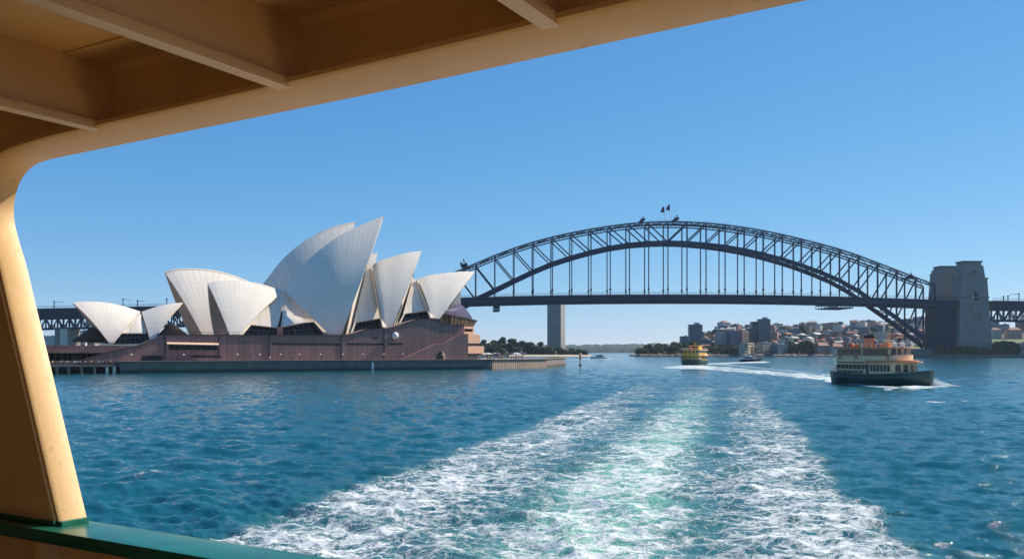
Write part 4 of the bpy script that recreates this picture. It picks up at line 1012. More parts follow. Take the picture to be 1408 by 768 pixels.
def mast(px, P_, h, arm, label, grp='lamp masts on the approach viaducts', off=-3):
    q = P_(px, 0, off); s = empty('street_lamp', q); tag(s, label, 'lamp', grp)
    mb = MB(); mb.bar(q, q+Vector((0, 0, h)), .8); bk(mb.build('pole', M['steel_dk']), s)
    mb = MB(); e = q+Vector((0, 0, h)); mb.bar(e+Vector((-.5*np.sign(arm), 0, 0)), e+Vector((arm, 0, -1.2)), .5); mb.box(e+Vector((0, 0, -.2)), (2.0, 1, 1.2)); bk(mb.build('arm', M['steel_dk']), s)
for px, P_, h, arm, lab in ((76, PL, 8.5, 12, 'mast with a long arm on the viaduct nearest the cream ferry post'), (170.5, PL, 9.5, 10, 'taller mast on the viaduct above the ridge of the restaurant shell'), (190.5, PL, 7.5, 9, 'mast on the viaduct behind the dip between the two restaurant shells'),
                            (230.5, PL, 9, .8, 'short-armed mast on the viaduct beside the tall white shell'), (1378, PR, 5.5, -.8, 'stub mast on the viaduct close to the taller pylon'), (1384, PR, 6, .8, 'second stub mast on the viaduct right of the taller pylon'), (1399, PR, 9, -12, 'mast with a long arm on the viaduct at the right edge')):
    mast(px, P_, h, arm, lab)
# ------------------------------------------------------------------ far shores
def smooth(x, a, b): t = min(1, max(0, (x-a)/(b-a))); return t*t*(3-2*t)
def px_of(X, Y): return CX+F_PX*X/Y
def hill_z(X, Y):
    px = px_of(X, Y)
    rise = smooth(px, 885, 1010)
    z = 2.4 + 3.0*smooth(Y, 1302, 1330) + 6*smooth(Y, 1330, 1500)*smooth(px, 872, 900)
    z += rise*(5*smooth(Y, 1330, 1385)+ 35*smooth(Y, 1380, 1680))
    return z
def shore_y(X):                      # waterline of the northern shore
    return 1300 + 6*math.sin(X/40.0)
def foliage_ground():
    return plain('scrub_and_gardens', (0.034, 0.044, 0.020), 0.9, var=0.6, scale=0.05)
M['scrub'] = foliage_ground()
M['sand'] = plain('beach_sand', (0.52, 0.43, 0.31), 0.9, var=0.15, scale=0.1)
M['rock'] = plain('shore_rock', (0.16, 0.125, 0.095), 0.9, var=0.45, scale=0.25)
M['lawn'] = plain('lawn', (0.085, 0.125, 0.03), 0.9, var=0.3, scale=0.08)
def sheet(name, fn, xs, ys, mat):
    mb = MB(); mb.grid([[Vector((x, y, fn(x, y))) for x in xs] for y in ys]); o = mb.build(name, mat, smooth=True, recalc=False); o['kind'] = 'structure'
    return o
# northern slope under the city
mb = MB(); rows = []
for j in range(41):
    t = j/40; row = []
    for i in range(91):
        px = 873+(1560-873)*i/90
        Y = 1302+ (1950-1302)*t; X = XW(px, Y)
        if i == 0: z = -3
        else: z = -3 if j == 0 else hill_z(X, Y)
        row.append(Vector((X, Y if j else 1300, z)))
    rows.append(row)
mb.grid(rows); o = mb.build('hillside', M['scrub'], smooth=True); o['kind'] = 'structure'
# rocky foreshore and sea wall of that shore
mb = MB()
rnd = random.Random(4)
rows = []
for j, (dy, z) in enumerate(((0, -2), (1.5, 1.1), (4, 2.4), (8, 3.0), (14, 2.0))):
    rows.append([Vector((XW(px, 1292), 1292+dy+rnd.uniform(-1, 1), z*(0.75+.5*rnd.random()))) for px in np.linspace(866, 1262, 170)])
mb.grid(rows); o = mb.build('foreshore', M['rock']); o['kind'] = 'structure'
# wooded point on the left
rows = []
for j in range(17):
    t = j/16; Y = 1300+ 330*t; row = []
    for i in range(51):
        px = 560+(812-560)*i/50; e = smooth(px, 812, 765)
        z = -2.0 if j == 0 else (2.0 + 5*smooth(t, 0.03, 0.3) + 9*smooth(t, .1, .8))*max(e, .05) - .5
        row.append(Vector((XW(px, Y), Y, z)))
    rows.append(row)
mb = MB(); mb.grid(rows); o = mb.build('wooded_point', M['scrub'], smooth=True); o['kind'] = 'structure'
rows = []
for j, (dy, z) in enumerate(((0, -1.0), (6, 1.0), (14, 2.1), (24, 2.2))):
    rows.append([Vector((XW(px, 1283), 1283+dy, z)) for px in np.linspace(700, 814, 40)])
mb = MB(); mb.grid(rows); o = mb.build('beach', M['sand'], smooth=True); o['kind'] = 'structure'
# right-hand shore at the foot of the pylons
rows = []
for j, (Y, z) in enumerate(((1070, -2), (1070.3, 3.1), (1074, 3.15), (1085, 3.2), (1110, 3.4), (1140, 5), (1180, 9), (1300, 14), (1420, 16))):
    row = []
    for px in np.linspace(1240, 1500, 60):
        k = smooth(px, 1350, 1400)
        zz = z if j < 4 else z + (k*10.5*smooth(Y, 1095, 1150))
        row.append(Vector((XW(px, 1100)+ (Y-1100)*.35, Y, zz)))
    rows.append(row)
mb = MB(); mb.grid(rows); o = mb.build('lawn', M['lawn'], smooth=True); o['kind'] = 'structure'
q0, q1 = Vector((XW(1236, 1068), 1068, 0)), Vector((XW(1520, 1068), 1068, 0))
sw2 = wallseg(q0, q1, 'shore_wall', None, M['seawall'], th=2.5, z1=3.6); tag(sw2, 'low dark stone sea wall along the lawn below the pylons', 'wall')
sw2.name = 'shore_wall'
# far hills
def far_hills():
    xs = np.linspace(-2200, 3600, 900); rows = []
    for j, (Y, f) in enumerate(((4500, -.1), (4530, .34), (4570, .55), (4620, .75), (4690, .92), (4760, 1.0), (4900, .9))):
        rows.append([Vector((x, Y+ 14*N2(np.array(x/19.), np.array(j*3.1)).item(), -4 if j == 0 else f*(26+16*N1(np.array(x/260.), np.array(3.3)).item()) + 9*N2(np.array(x/30.), np.array(j*1.7)).item()+8*N3(np.array(x/11.), np.array(j*2.7)).item()*(.6+.5*N1(np.array(x/4.5), np.array(j*5.1)).item()))) for x in xs])
    mb = MB(); mb.grid(rows); o = mb.build('far_hills', plain('distant_bush', (0.030, 0.048, 0.032), 0.95, var=.7, scale=.025), smooth=True); o['kind'] = 'structure'
far_hills()

# ------------------------------------------------------------------ trees: trunk, limbs and a crown of leaf clumps
def leaf_mat(name, a, b):
    m, t, p = new_mat(name)
    tc = N(t, 'TexCoord').outputs['Object']; oi = N(t, 'ObjectInfo')
    n1 = noise(t, tc, 0.45, 4, 0.65)
    v = math_n(t, 'ADD', n1, math_n(t, 'MULTIPLY', math_n(t, 'SUBTRACT', oi.outputs['Random'], .5), .5))
    t.links.new(ramp(t, v, [(0.25, a), (0.78, b)]), p.inputs['Base Color'])
    p.inputs['Roughness'].default_value = 0.7; p.inputs['Specular IOR Level'].default_value = 0.2
    return m
M['leaf'] = leaf_mat('fig_leaves', (0.022, 0.034, 0.012), (0.085, 0.105, 0.034))
M['leaf_o'] = leaf_mat('olive_leaves', (0.035, 0.042, 0.012), (0.125, 0.115, 0.038))
M['bark'] = plain('bark', (0.10, 0.075, 0.055), 0.9, var=.3)
def crown_bm(seed, Rr, Hh_, z0, nl=9, leaves=900, size=1.0):
    rd = random.Random(seed); mb = MB(); lobes = []
    for i in range(nl):
        a = rd.uniform(0, 6.28); r = Rr*math.sqrt(rd.random())*.72; z = z0+Hh_*rd.uniform(.12, .85)*(1-.3*r/Rr)
        lobes.append((Vector((r*math.cos(a), r*math.sin(a), z)), Rr*rd.uniform(.30, .52)))
    for _ in range(leaves):
        c, lr = rd.choice(lobes); d = Vector((rd.gauss(0, 1), rd.gauss(0, 1), rd.gauss(0, .9)+.2)).normalized()
        p = c + d*lr*(rd.random()**.35)*Vector((1, 1, .8)).length/1.62*1.05
        n = (d+Vector((rd.gauss(0, .5), rd.gauss(0, .5), rd.gauss(0, .5)))).normalized()
        a = n.orthogonal().normalized(); b = n.cross(a); s = size*rd.uniform(.6, 1.3)
        t = rd.uniform(0, 6.28); a, b = a*math.cos(t)+b*math.sin(t), b*math.cos(t)-a*math.sin(t)
        mb.add([p-a*s-b*s*.6, p+a*s*.9-b*s*.5, p+a*s*.5+b*s*.8+n*.3*s, p-a*s*.7+b*s*.7], [(0, 1, 2, 3)])
    return mb, lobes
protos = []
for kind, (Rr, Hh_, z0, nl, lv, sz, mat) in enumerate(((7.5, 12.5, 1.5, 13, 1200, .95, 'leaf'), (9.5, 12.4, 1.0, 15, 1400, 1.05, 'leaf'), (6, 15, 2.0, 12, 1100, .9, 'leaf'), (8, 9.5, 1.0, 14, 1100, .95, 'leaf_o'), (3.0, 14, 1.5, 10, 700, .75, 'leaf'))):
    t_ = empty('tree', (0, 0, -500-kind*40))
    mb, lobes = crown_bm(20+kind, Rr, Hh_, z0, nl, lv, sz); mb.build('crown', M[mat], t_, recalc=False)
    mb = MB(); mb.tube((0, 0, -2), (0, 0, z0+Hh_*.3), .55, .3, 8)
    for c, lr in lobes[:5]: mb.tube((0, 0, z0+.2), c, .24, .08, 6)
    mb.build('trunk', M['bark'], t_); protos.append(t_)
used = [False]*len(protos)
def tree(kind, px, Y, z, s, label, group):
    if used[kind]: o = copy_tree(protos[kind])
    else: o = protos[kind]; used[kind] = True
    o.location = (XW(px, Y), Y, z); o.scale = (s*1.05, s*1.05, s); o.rotation_euler = (0, 0, rt.uniform(0, 6.28))
    return tag(o, label, 'tree', group)
rt = random.Random(11)
G1 = 'trees covering the wooded point left of the tower'
prof = lambda px: 468 - 4.5*math.exp(-((px-702)/16)**2) + 4.5*smooth(px, 735, 755) + 14*smooth(px, 768, 810)
for k in range(66):
    row = k % 3; px = 656+ (806-656)*((k//3)+rt.uniform(0, 1))/22; Y = (1345, 1420, 1500)[row]+rt.uniform(-20, 20)
    if 748 < px < 776 and row > 1: continue
    ytop = prof(px)+(2-row)*5.5+rt.uniform(-1.5, 2.5); zt_ = ZW(ytop, Y); s = rt.uniform(.62, .95)*(1.0 if px < 775 else .7); kind = rt.choice([0, 0, 1, 2, 1])
    hgt = (14.5, 13.8, 17.4)[kind]*s
    tree(kind, px, Y, max(1.5, zt_-hgt), s, 'dark green bushy tree growing on the wooded point around the tall pale tower', G1)
G2 = 'trees covering the low headland behind the yellow ferry'
for k in range(54):
    row = k % 3; px = 876+(1012-876)*((k//3)+rt.uniform(0, 1))/18; Y = (1322, 1350, 1385)[row]+rt.uniform(-8, 8)
    top = 482-10*smooth(px, 872, 900)-3*smooth(px, 900, 960)
    ytop = top+(2-row)*2.6+rt.uniform(-1.2, 2.0)
    if px > 965 and row == 2: continue
    zt_ = ZW(ytop, Y); s = rt.uniform(.5, .8); kind = rt.choice([0, 1, 1, 2]); hgt = (14.5, 13.8, 17.4)[kind]*s
    if px > 965: zt_ = hill_z(XW(px, Y), Y)+hgt-1
    tree(kind, px, Y, max(1.2, zt_-hgt), s, 'dark green rounded tree growing on the low headland behind the yellow ferry', G2)
G3 = 'trees in front of the stone pylons'
for px, Y, s, kind in ((1290, 1082, .62, 0), (1298, 1080, .50, 0), (1312, 1080, .66, 3), (1322, 1079, .80, 3), (1333, 1078, .78, 3), (1343, 1080, .72, 3), (1354, 1081, .70, 3), (1363, 1083, .55, 3)):
    tree(kind, px, Y, 3.1, s*1.38, 'olive leafy tree growing at the foot of the stone pylons' if kind == 3 else 'small dark tree growing beside the bridge bearing left of the pylons', G3)
for px, Y, s in ((1374, 1090, .85), (1381, 1088, .95), (1390, 1092, .9), (1397, 1096, .72), (1372, 1110, .9)):
    tree(1 if s > .8 else 0, px, Y, 3.2, s*1.2, 'dark broad tree growing on the lawn right of the stone pylons', 'trees on the lawn right of the pylons')
G4 = 'garden trees between the houses on the far slope'
for k in range(112):
    px = rt.uniform(968, 1296); Y = rt.uniform(1315, 1640); kind = rt.choice([0, 1, 2, 4])
    tree(kind, px, Y, hill_z(XW(px, Y), Y)-.5, rt.uniform(.45, .75), 'small dark garden tree standing among the houses on the far slope', G4)
G5 = 'tall dark trees on the far waterfront'
for px, s in ((1006, .9), (1013, .8), (1063, 1.0), (1086, 1.15), (1091, 1.0), (1097, .95), (1103, 1.15), (1109, 1.25), (1114, 1.2), (1119, .95), (1240, .8), (1262, .85)):
    tree(2 if s > .9 else 0, px, 1316+rt.uniform(-3, 5), 3.5, s*1.05, 'tall dark tree standing on the far waterfront between the boats', G5)
for k in range(16):
    px = rt.uniform(1364, 1420); Y = rt.uniform(1200, 1500)
    tree(rt.choice([0, 1, 2]), px, Y, 10 if Y < 1300 else 14, rt.uniform(.4, .7), 'dark tree growing behind the lawn beyond the stone pylons', 'trees behind the lawn beyond the pylons')
for k in range(12):
    px = rt.uniform(50, 130); Y = rt.uniform(1180, 1300)
    tree(rt.choice([0, 1]), px, Y, 3, rt.uniform(.7, 1.1), 'green tree growing under the approach viaduct left of the opera house', 'trees under the left viaduct')

# shrubs and hedges that cover the gardens of the slope
rs = random.Random(31); mb = MB()
for _ in range(1500):
    px = rs.uniform(955, 1300); Y = rs.uniform(1310, 1690); X = XW(px, Y); z = hill_z(X, Y); r = rs.uniform(1.5, 4.2); hh = rs.uniform(1.2, 4.0)
    for _ in range(9):
        d = Vector((rs.gauss(0, 1), rs.gauss(0, 1), abs(rs.gauss(0, 1)))).normalized(); p = Vector((X, Y, z)) + Vector((d.x*r, d.y*r, d.z*hh)); n = (d+Vector((rs.gauss(0, .5), rs.gauss(0, .5), rs.gauss(0, .5)))).normalized()
        a = n.orthogonal().normalized()*rs.uniform(.8, 1.6); b = n.cross(a)
        mb.add([p-a-b*.6, p+a*.9-b*.5, p+a*.5+b*.8, p-a*.7+b*.7], [(0, 1, 2, 3)])
o = mb.build('shrubbery', M['leaf'], recalc=False); tag(o, 'dark green shrubs and hedges filling the gardens of the far slope', 'shrubs', kind='stuff')
# ------------------------------------------------------------------ buildings on the far shore
WALLS = {'cream': (0.52, 0.44, 0.34), 'white': (0.62, 0.60, 0.56), 'pink': (0.46, 0.26, 0.21), 'grey': (0.25, 0.25, 0.25), 'brick red': (0.27, 0.105, 0.07), 'tan': (0.36, 0.26, 0.17), 'blue-grey': (0.13, 0.18, 0.24), 'brown': (0.16, 0.10, 0.07)}
ROOFS = {'terracotta': (0.27, 0.088, 0.052), 'slate': (0.09, 0.095, 0.105), 'pale metal': (0.48, 0.47, 0.45)}
WM, RM = {}, {}
def wall_m(c, i=0):
    k = (c, i)
    if k not in WM: WM[k] = windows_mat('%s_wall_%s' % (c.replace(' ', '_'), 'abc'[i]), WALLS[c], cw=(2.6, 3.2, 2.2)[i], ch=(3.1, 3.0, 3.2)[i], fw=(.5, .62, .45)[i], fh=(.48, .5, .55)[i])
    return WM[k]
for k, c in ROOFS.items(): RM[k] = plain(k.replace(' ', '_')+'_roof', c, 0.75, var=.18, scale=.5)
def house(x0, x1, ytop, ybase, Y, wall, roof, shape, label, depth=None, group=None, name='house', cat='house', rz=0.0, mi=0, dz=4.0):
    """walls and roof; shape: hip, gable, flat; roof apex at ytop"""
    w_ = (x1-x0)/F_PX*Y; cx = XW((x0+x1)/2, Y); zt_, zb_ = ZW(ytop, Y), ZW(ybase, Y); d = depth or max(8, min(16, w_*.9))
    o = empty(name, (cx, Y+d/2, zb_), rz); tag(o, label, cat, group); H = zt_-zb_
    rh = 0.0 if shape == 'flat' else min(H*.38, w_*.22, 4.5)
    mb = MB(); mb.box((0, 0, (H-rh-dz)/2), (w_, d, H-rh+dz)); mb.build('walls', wall_m(wall, mi) if isinstance(wall, str) else wall, o)
    mb = MB(); e = .5; a, b = w_/2+e, d/2+e; z = H-rh+.005
    if shape == 'flat':
        for s in (-1, 1): mb.box((0, s*(d/2+.05), z+.3), (w_+.5, .4, .9)); mb.box((s*(w_/2+.05), 0, z+.3), (.4, d-.31, .88))
        mb.box((0, 0, z+.1), (w_-.4, d-.4, .2)); mb.box((w_*.2, 0, z+1.1), (w_*.22, d*.35, 1.8))
    elif shape == 'hip':
        k = max(0, a-b*.8); pts = [(-a, -b, z), (a, -b, z), (a, b, z), (-a, b, z), (-k, 0, z+rh), (k, 0, z+rh)] if k > 0.3 else [(-a, -b, z), (a, -b, z), (a, b, z), (-a, b, z), (-.3, 0, z+rh), (.3, 0, z+rh)]
        mb.add(pts, [(0, 1, 5, 4), (1, 2, 5), (2, 3, 4, 5), (3, 0, 4), (3, 2, 1, 0)])
    else:
        mb.add([(-a, -b, z), (a, -b, z), (a, b, z), (-a, b, z), (-a, 0, z+rh), (a, 0, z+rh)], [(0, 1, 5, 4), (2, 3, 4, 5), (1, 2, 5), (3, 0, 4), (3, 2, 1, 0)])
    rf = mb.build('roof', RM[roof], o)
    if shape != 'flat' and w_ > 9:
        mb = MB(); mb.box((w_*.22, 0, z+rh*.8), (1.0, 1.0, 2.6)); mb.build('chimney', wall_m('brick red') if False else RM['terracotta'], rf)
    return o
def tower(name, cx, Y, w_, d, ytop, ybase, mat, slab_mat, label, rz=0.0, nb=0, plant=True, curve=0.0, floor=3.2):
    zt_, zb_ = ZW(ytop, Y), ZW(ybase, Y); o = empty(name, (XW(cx, Y), Y+d/2, zb_), rz); tag(o, label, 'tower block'); H = zt_-zb_
    n = 10 if curve else 1
    front = [(-w_/2+w_*i/n, -d/2-curve*math.sin(math.pi*i/n)) for i in range(n+1)]
    pl = front+[(w_/2, d/2), (-w_/2, d/2)]
    mb = MB(); mb.slab(pl, -4, H); mb.build('walls', mat, o)
    k = int(H/floor)
    for i in range(1, k+1):
        z = i*floor
        if z > H-.4: break
        mb = MB(); p2 = [(x*1.0+ .35*np.sign(x), y+(-.45 if y < 0 else .25)) for x, y in pl]; mb.slab(p2, z-.42, z); mb.build('floor_slab', slab_mat, o)
    if nb:
        for i in range(nb+1):
            x = -w_/2+w_*i/nb; mb = MB(); mb.box((x, -d/2-curve*math.sin(math.pi*i/nb)-.30, H/2), (.5, .7, H-.02)); mb.build('pier', slab_mat, o)
    mb = MB(); mb.slab([(x*1.01, y*1.02) for x, y in pl], H+.004, H+.9); mb.build('parapet', slab_mat, o)
    if plant: mb = MB(); mb.box((w_*.12, 0, H+2.4), (w_*.4, d*.45, 3.0)); mb.build('plant_room', slab_mat, o)
    return o
def gl(name, wall, cw, fw, fh, ch=3.2, glass=(.03, .045, .06)): return windows_mat(name, wall, cw, ch, fw, fh, glass)
M['t_pale'] = gl('pale_tower_wall', (0.34, 0.32, 0.30), 2.4, .62, .56); M['t_slab'] = plain('tower_slab', (0.46, 0.42, 0.37), .8, var=.1)
M['t_blue'] = gl('blue_grey_tower_wall', (0.12, 0.16, 0.20), 2.2, .66, .6); M['b_slab'] = plain('blue_grey_slab', (0.20, 0.245, 0.29), .7, var=.1)
M['t_dark'] = gl('dark_tower_wall', (0.06, 0.09, 0.12), 2.0, .7, .66); M['d_slab'] = plain('dark_slab', (0.085, 0.12, 0.15), .7, var=.1)
M['t_white'] = gl('white_block_wall', (0.40, 0.41, 0.42), 2.6, .66, .5); M['w_slab'] = plain('white_slab', (0.5, 0.5, 0.5), .7, var=.1)
M['t_pink'] = gl('pink_block_wall', (0.46, 0.27, 0.22), 2.6, .6, .45); M['p_slab'] = plain('pink_slab', (0.55, 0.36, 0.30), .7, var=.1)
M['t_mauve'] = gl('mauve_block_wall', (0.20, 0.19, 0.26), 2.4, .6, .5); M['m_slab'] = plain('mauve_slab', (0.27, 0.255, 0.33), .7, var=.1)
# pale harbour tower on the wooded point: its right flank catches the sun
tower('apartment_tower', 765.5, 1440, 23, 22, 417.6, 481, M['t_pale'], M['t_slab'], 'tall pale concrete apartment tower rising alone from the wooded point under the bridge', rz=R(-22), nb=6, plant=False, floor=3.3)
tower('apartment_tower', 957, 1470, 21, 14, 446.5, 473, M['t_blue'], M['b_slab'], 'dark blue-grey slab tower above the yellow ferry, with a curved front', nb=5, curve=2.0)
tower('apartment_tower', 1041, 1455, 16, 14, 442.5, 474, M['t_dark'], M['d_slab'], 'narrow dark glass tower, lower left half of the pair above the motor cruiser', nb=3, plant=False)
tower('apartment_tower', 1051.5, 1450, 18, 14, 439, 474, M['t_blue'], M['b_slab'], 'taller blue-grey tower with roof plant room, right of the pair above the cruiser', nb=4, plant=True)
tower('apartment_block', 994.5, 1400, 20, 12, 457.5, 477, M['t_white'], M['w_slab'], 'white banded apartment block left of the mauve block on the far slope', rz=.5, nb=4, plant=False)
tower('apartment_block', 1009, 1395, 15, 12, 455.5, 478, M['t_mauve'], M['m_slab'], 'mauve apartment block between a white banded block and a pink one', rz=.3, nb=3, plant=False)
tower('apartment_block', 1022, 1398, 16, 12, 455.8, 473, M['t_pink'], M['p_slab'], 'pink apartment block beside the mauve one on the far slope', rz=.7, nb=3, plant=False)
tower('apartment_block', 1032, 1420, 9, 12, 452, 474, M['t_dark'], M['d_slab'], 'low dark block wedged between the pink block and the twin towers', nb=2, plant=False)
# waterfront portico behind the motor cruiser, its neighbours
M['boat_cr'] = plain('cream_render', (0.70, 0.58, 0.44), .7, var=.06)
def portico():
    Y = 1306; o = empty('boathouse', (XW(1031, Y), Y, 2), .85); tag(o, 'cream boathouse with a tall white portico directly behind the motor cruiser', 'boathouse')
    w_ = 18.5/F_PX*Y; z1 = ZW(472.2, Y)-2
    mb = MB(); mb.box((0, 8, z1/2-1), (w_*.9, 10, z1+1)); mb.build('walls', wall_m('cream', 2), o)
    mb = MB(); mb.box((0, 4, z1+.3), (w_+1.5, 12, 1.4)); mb.build('roof', M['boat_cr'], o)
    mb = MB(); mb.box((0, -1.9, z1-3.4), (w_*.82, .3, 2.0)); mb.build('fascia_panel', M['boat_cr'], o)
    for x in (-w_/2+.3, w_/2-.3): mb = MB(); mb.box((x, -1.5, z1/2-.8), (1.0, 1.0, z1+.6)); mb.build('column', M['boat_cr'], o)
    mb = MB(); mb.box((-1.8, 2.8, 2.4), (3.4, .4, 4.8)); mb.build('door', M['awning'], o)
portico()
house(1043.5, 1061, 471, 490, 1306, 'cream', 'pale metal', 'flat', 'dark-fronted waterfront block with a cream cornice right of the boathouse', 12, name='waterfront_block', cat='building', mi=1, rz=.55)
house(1063.5, 1084, 473.5, 490, 1304, 'blue-grey', 'pale metal', 'flat', 'dark waterfront block with a white roof edge, second right of the boathouse', 12, name='waterfront_block', cat='building', mi=1, rz=.55)
house(1121, 1141, 470.5, 490, 1304, 'pink', 'terracotta', 'hip', 'pink waterfront terrace with a red roof left of the cream ferry', 12, name='terrace_house', mi=2, rz=.4)
house(1141.5, 1161, 471.5, 490, 1306, 'white', 'terracotta', 'hip', 'white waterfront terrace with a red roof just behind the cream ferry', 12, name='terrace_house', mi=2, rz=.4)
house(1072, 1082, 468.5, 478, 1345, 'white', 'pale metal', 'flat', 'small white flat-roofed house up behind the dark waterfront block', 10)
house(924, 931, 468.8, 476, 1420, 'brick red', 'terracotta', 'hip', 'lone red-roofed house on the headland left of the dark slab tower', 10)
house(936, 947, 462.5, 472, 1430, 'blue-grey', 'slate', 'flat', 'low grey flat-roofed building beside the dark slab tower on the headland', 10, name='building', cat='building')
house(966, 976, 473, 480, 1345, 'cream', 'terracotta', 'gable', 'cream gabled cottage near the water right of yellow ferry', 9)
# apartment blocks along the skyline
SKY = [(1111, 1126, 445.8, 'blue-grey', 'left of a gap above the dark waterfront trees'), (1098, 1108, 449.5, 'brown', 'above the tall dark waterfront trees'), (1132, 1146, 447.5, 'tan', 'behind the bridge gantry'), (1147, 1161, 443.0, 'grey', 'right above the stern of the cream ferry'),
       (1163, 1172, 448, 'cream', 'above the wheelhouse of the cream ferry'), (1174, 1184, 445, 'brown', 'just left of the cream ferry funnel'), (1186, 1201, 440.5, 'blue-grey', 'straight above the cream ferry funnel'), (1203, 1219, 442.5, 'tan', 'left of the cream ferry mast'), (1221, 1238, 441, 'grey', 'right of the cream ferry mast'),
       (1240, 1256, 439, 'blue-grey', 'seen through the steel of the arch foot'), (1258, 1276, 436, 'grey', 'seen through the last posts of the arch'), (1065, 1074, 450.5, 'cream', 'right of twin towers'), (1079, 1091, 449, 'pink', 'second right of the twin towers')]
rc0 = random.Random(2)
for x0, x1, yt_, c, where in SKY:
    Y = 1660; o = house(x0, x1, yt_, 457, Y, c, 'slate', 'flat', '%s flat-topped apartment block on the skyline %s' % (c, where), 14, rz=rc0.choice([.35, .5, -.3, .6]), name='apartment_block', cat='apartment block', mi=1)
# houses stepping up the slope
rc = random.Random(5)
LMK = [(978, 'right of yellow ferry'), (1005, 'behind white banded block'), (1062, 'right of twin towers'), (1085, 'behind dark waterfront blocks'), (1112, 'behind waterfront trees'), (1140, 'left of cream ferry'), (1172, "behind cream ferry's stern"),
       (1200, 'behind cream ferry funnel'), (1228, 'behind cream ferry mast'), (1255, 'under arch foot'), (1285, 'left of stone pylons')]
ROWS = [(1335, 'low on slope', 9), (1400, 'halfway up slope', 9), (1470, 'on upper slope', 9), (1545, 'high on slope', 9.5), (1615, 'along hill crest', 10),
        (1367, 'second row up', 8), (1436, 'fourth row up', 8), (1508, 'sixth row up', 8.5), (1580, 'just below hill crest', 8.5)]
seen = set()
for Y, rowname, hh in ROWS:
    px = 966 if Y > 1380 else 1052
    if Y > 1500: px = 990
    while px < 1296:
        wpx = rc.uniform(7.5, 14.5); c = px+wpx/2
        if any(a < c < b for a, b in ((948, 966), (985, 1031) if Y < 1420 else (0, 0), (1032, 1062) if Y < 1480 else (0, 0))): px += wpx; continue
        zone = min(LMK, key=lambda q: abs(q[0]-c))[1]
        X = XW(c, Y); zb_ = hill_z(X, Y); ybase = HZ-(zb_-CAM_H)*F_PX/Y; h_ = hh*rc.choice([.8, .95, 1.1, 1.35, 1.7])
        for _ in range(40):
            wc = rc.choice(['cream', 'white', 'pink', 'tan', 'grey', 'brick red', 'cream', 'white', 'blue-grey']); rf = rc.choice(['terracotta', 'terracotta', 'slate', 'slate', 'pale metal', 'pale metal']); sh = rc.choice(['hip', 'gable', 'flat', 'flat'])
            if sh == 'flat' and rf == 'terracotta': rf = 'pale metal'
            key = (wc, rf, sh, zone, rowname)
            if key not in seen: break
        seen.add(key)
        nm = {'hip': 'hipped', 'gable': 'gabled', 'flat': 'flat'}[sh]
        house(px, px+wpx, ybase-h_*F_PX/Y, ybase, Y+rc.uniform(-14, 14), wc, rf, sh, '%s %s house, %s roof, %s %s' % (wc, nm, rf, rowname, zone), rz=rc.choice([rc.uniform(.35, .95), rc.uniform(-.45, -.15), rc.uniform(.5, 1.0)]), mi=rc.randrange(3))
        px += wpx*rc.uniform(1.05, 1.75)
# beyond the pylons on the right, and under the left viaduct
for x0, x1, yt_, yb_, Y, c, rf, sh, lab in ((1364, 1377, 450, 463, 1500, 'cream', 'terracotta', 'hip', 'cream house with red hipped roof just right of the taller stone pylon'), (1387, 1405, 449.5, 463, 1490, 'pink', 'terracotta', 'hip', 'pink house with a wide red roof under the right viaduct'),
                                    (1378, 1388, 446, 460, 1560, 'grey', 'slate', 'flat', 'grey block half hidden behind the truss of the right viaduct'), (1402, 1418, 443, 460, 1580, 'brown', 'slate', 'flat', 'brown block at the right edge behind the viaduct truss'),
                                    (1364, 1374, 443, 462, 1600, 'blue-grey', 'slate', 'flat', 'blue-grey block behind the viaduct truss beside the taller pylon'), (1402, 1416, 472, 488.5, 1090, 'tan', 'pale metal', 'flat', 'yellow-tan pavilion on the lawn at the right edge'),
                                    (60, 75, 462, 476, 1250, 'white', 'pale metal', 'flat', 'white block seen under the left viaduct beside the cream ferry post'), (93, 104, 456, 474, 1250, 'cream', 'slate', 'flat', 'cream block seen under the left viaduct right of its pier'),
                                    (105, 117, 455, 474, 1260, 'white', 'slate', 'flat', 'white block under the left viaduct behind the bronze glass roof'), (118, 130, 458, 474, 1270, 'tan', 'terracotta', 'hip', 'tan red-roofed house under the left viaduct nearest the restaurant shell')):
    house(x0, x1, yt_, yb_, Y, c, rf, sh, lab, 14, dz=14, name='house' if sh == 'hip' else 'building', cat='house' if sh == 'hip' else 'building')
# ------------------------------------------------------------------ boats
M['hull_green'] = plain('dark_green_hull', (0.010, 0.050, 0.040), 0.4, var=.25, scale=.5, coat=.2)
M['hull_line'] = plain('mid_green_topside', (0.028, 0.085, 0.075), 0.4, var=.2, scale=.6)
M['boat_cream'] = plain('boat_cream', (0.84, 0.59, 0.33), .5, var=.08, scale=.8)
M['boat_yellow'] = plain('boat_yellow', (0.80, 0.43, 0.085), .5, var=.1, scale=.8)
M['boat_orange'] = plain('salmon_roof_paint', (0.62, 0.27, 0.13), .55, var=.12, scale=.8)
M['funnel'] = plain('funnel_orange', (0.60, 0.25, 0.12), .5, var=.1)
M['boat_glass'] = plain('boat_glass', (0.02, 0.03, 0.035), .08, var=.3)
M['raft_white'] = plain('raft_white', (.75, .74, .7), .5); M['raft_orange'] = plain('lifejacket_orange', (.55, .11, .04), .6)
def rrect(L0, L1, B, r0, r1, n=6):
    """plan outline from x=L0 (stern) to x=L1 (bow), half beam B, corner radii as fractions (elliptic ends)"""
    pts = []
    for i in range(n*2+1):
        a = -math.pi/2+math.pi*i/(2*n); pts.append((L1-r1+r1*math.cos(a), B*math.sin(a)))
    for i in range(n*2+1):
        a = math.pi/2+math.pi*i/(2*n); pts.append((L0+r0+r0*math.cos(a), B*math.sin(a)))
    return pts
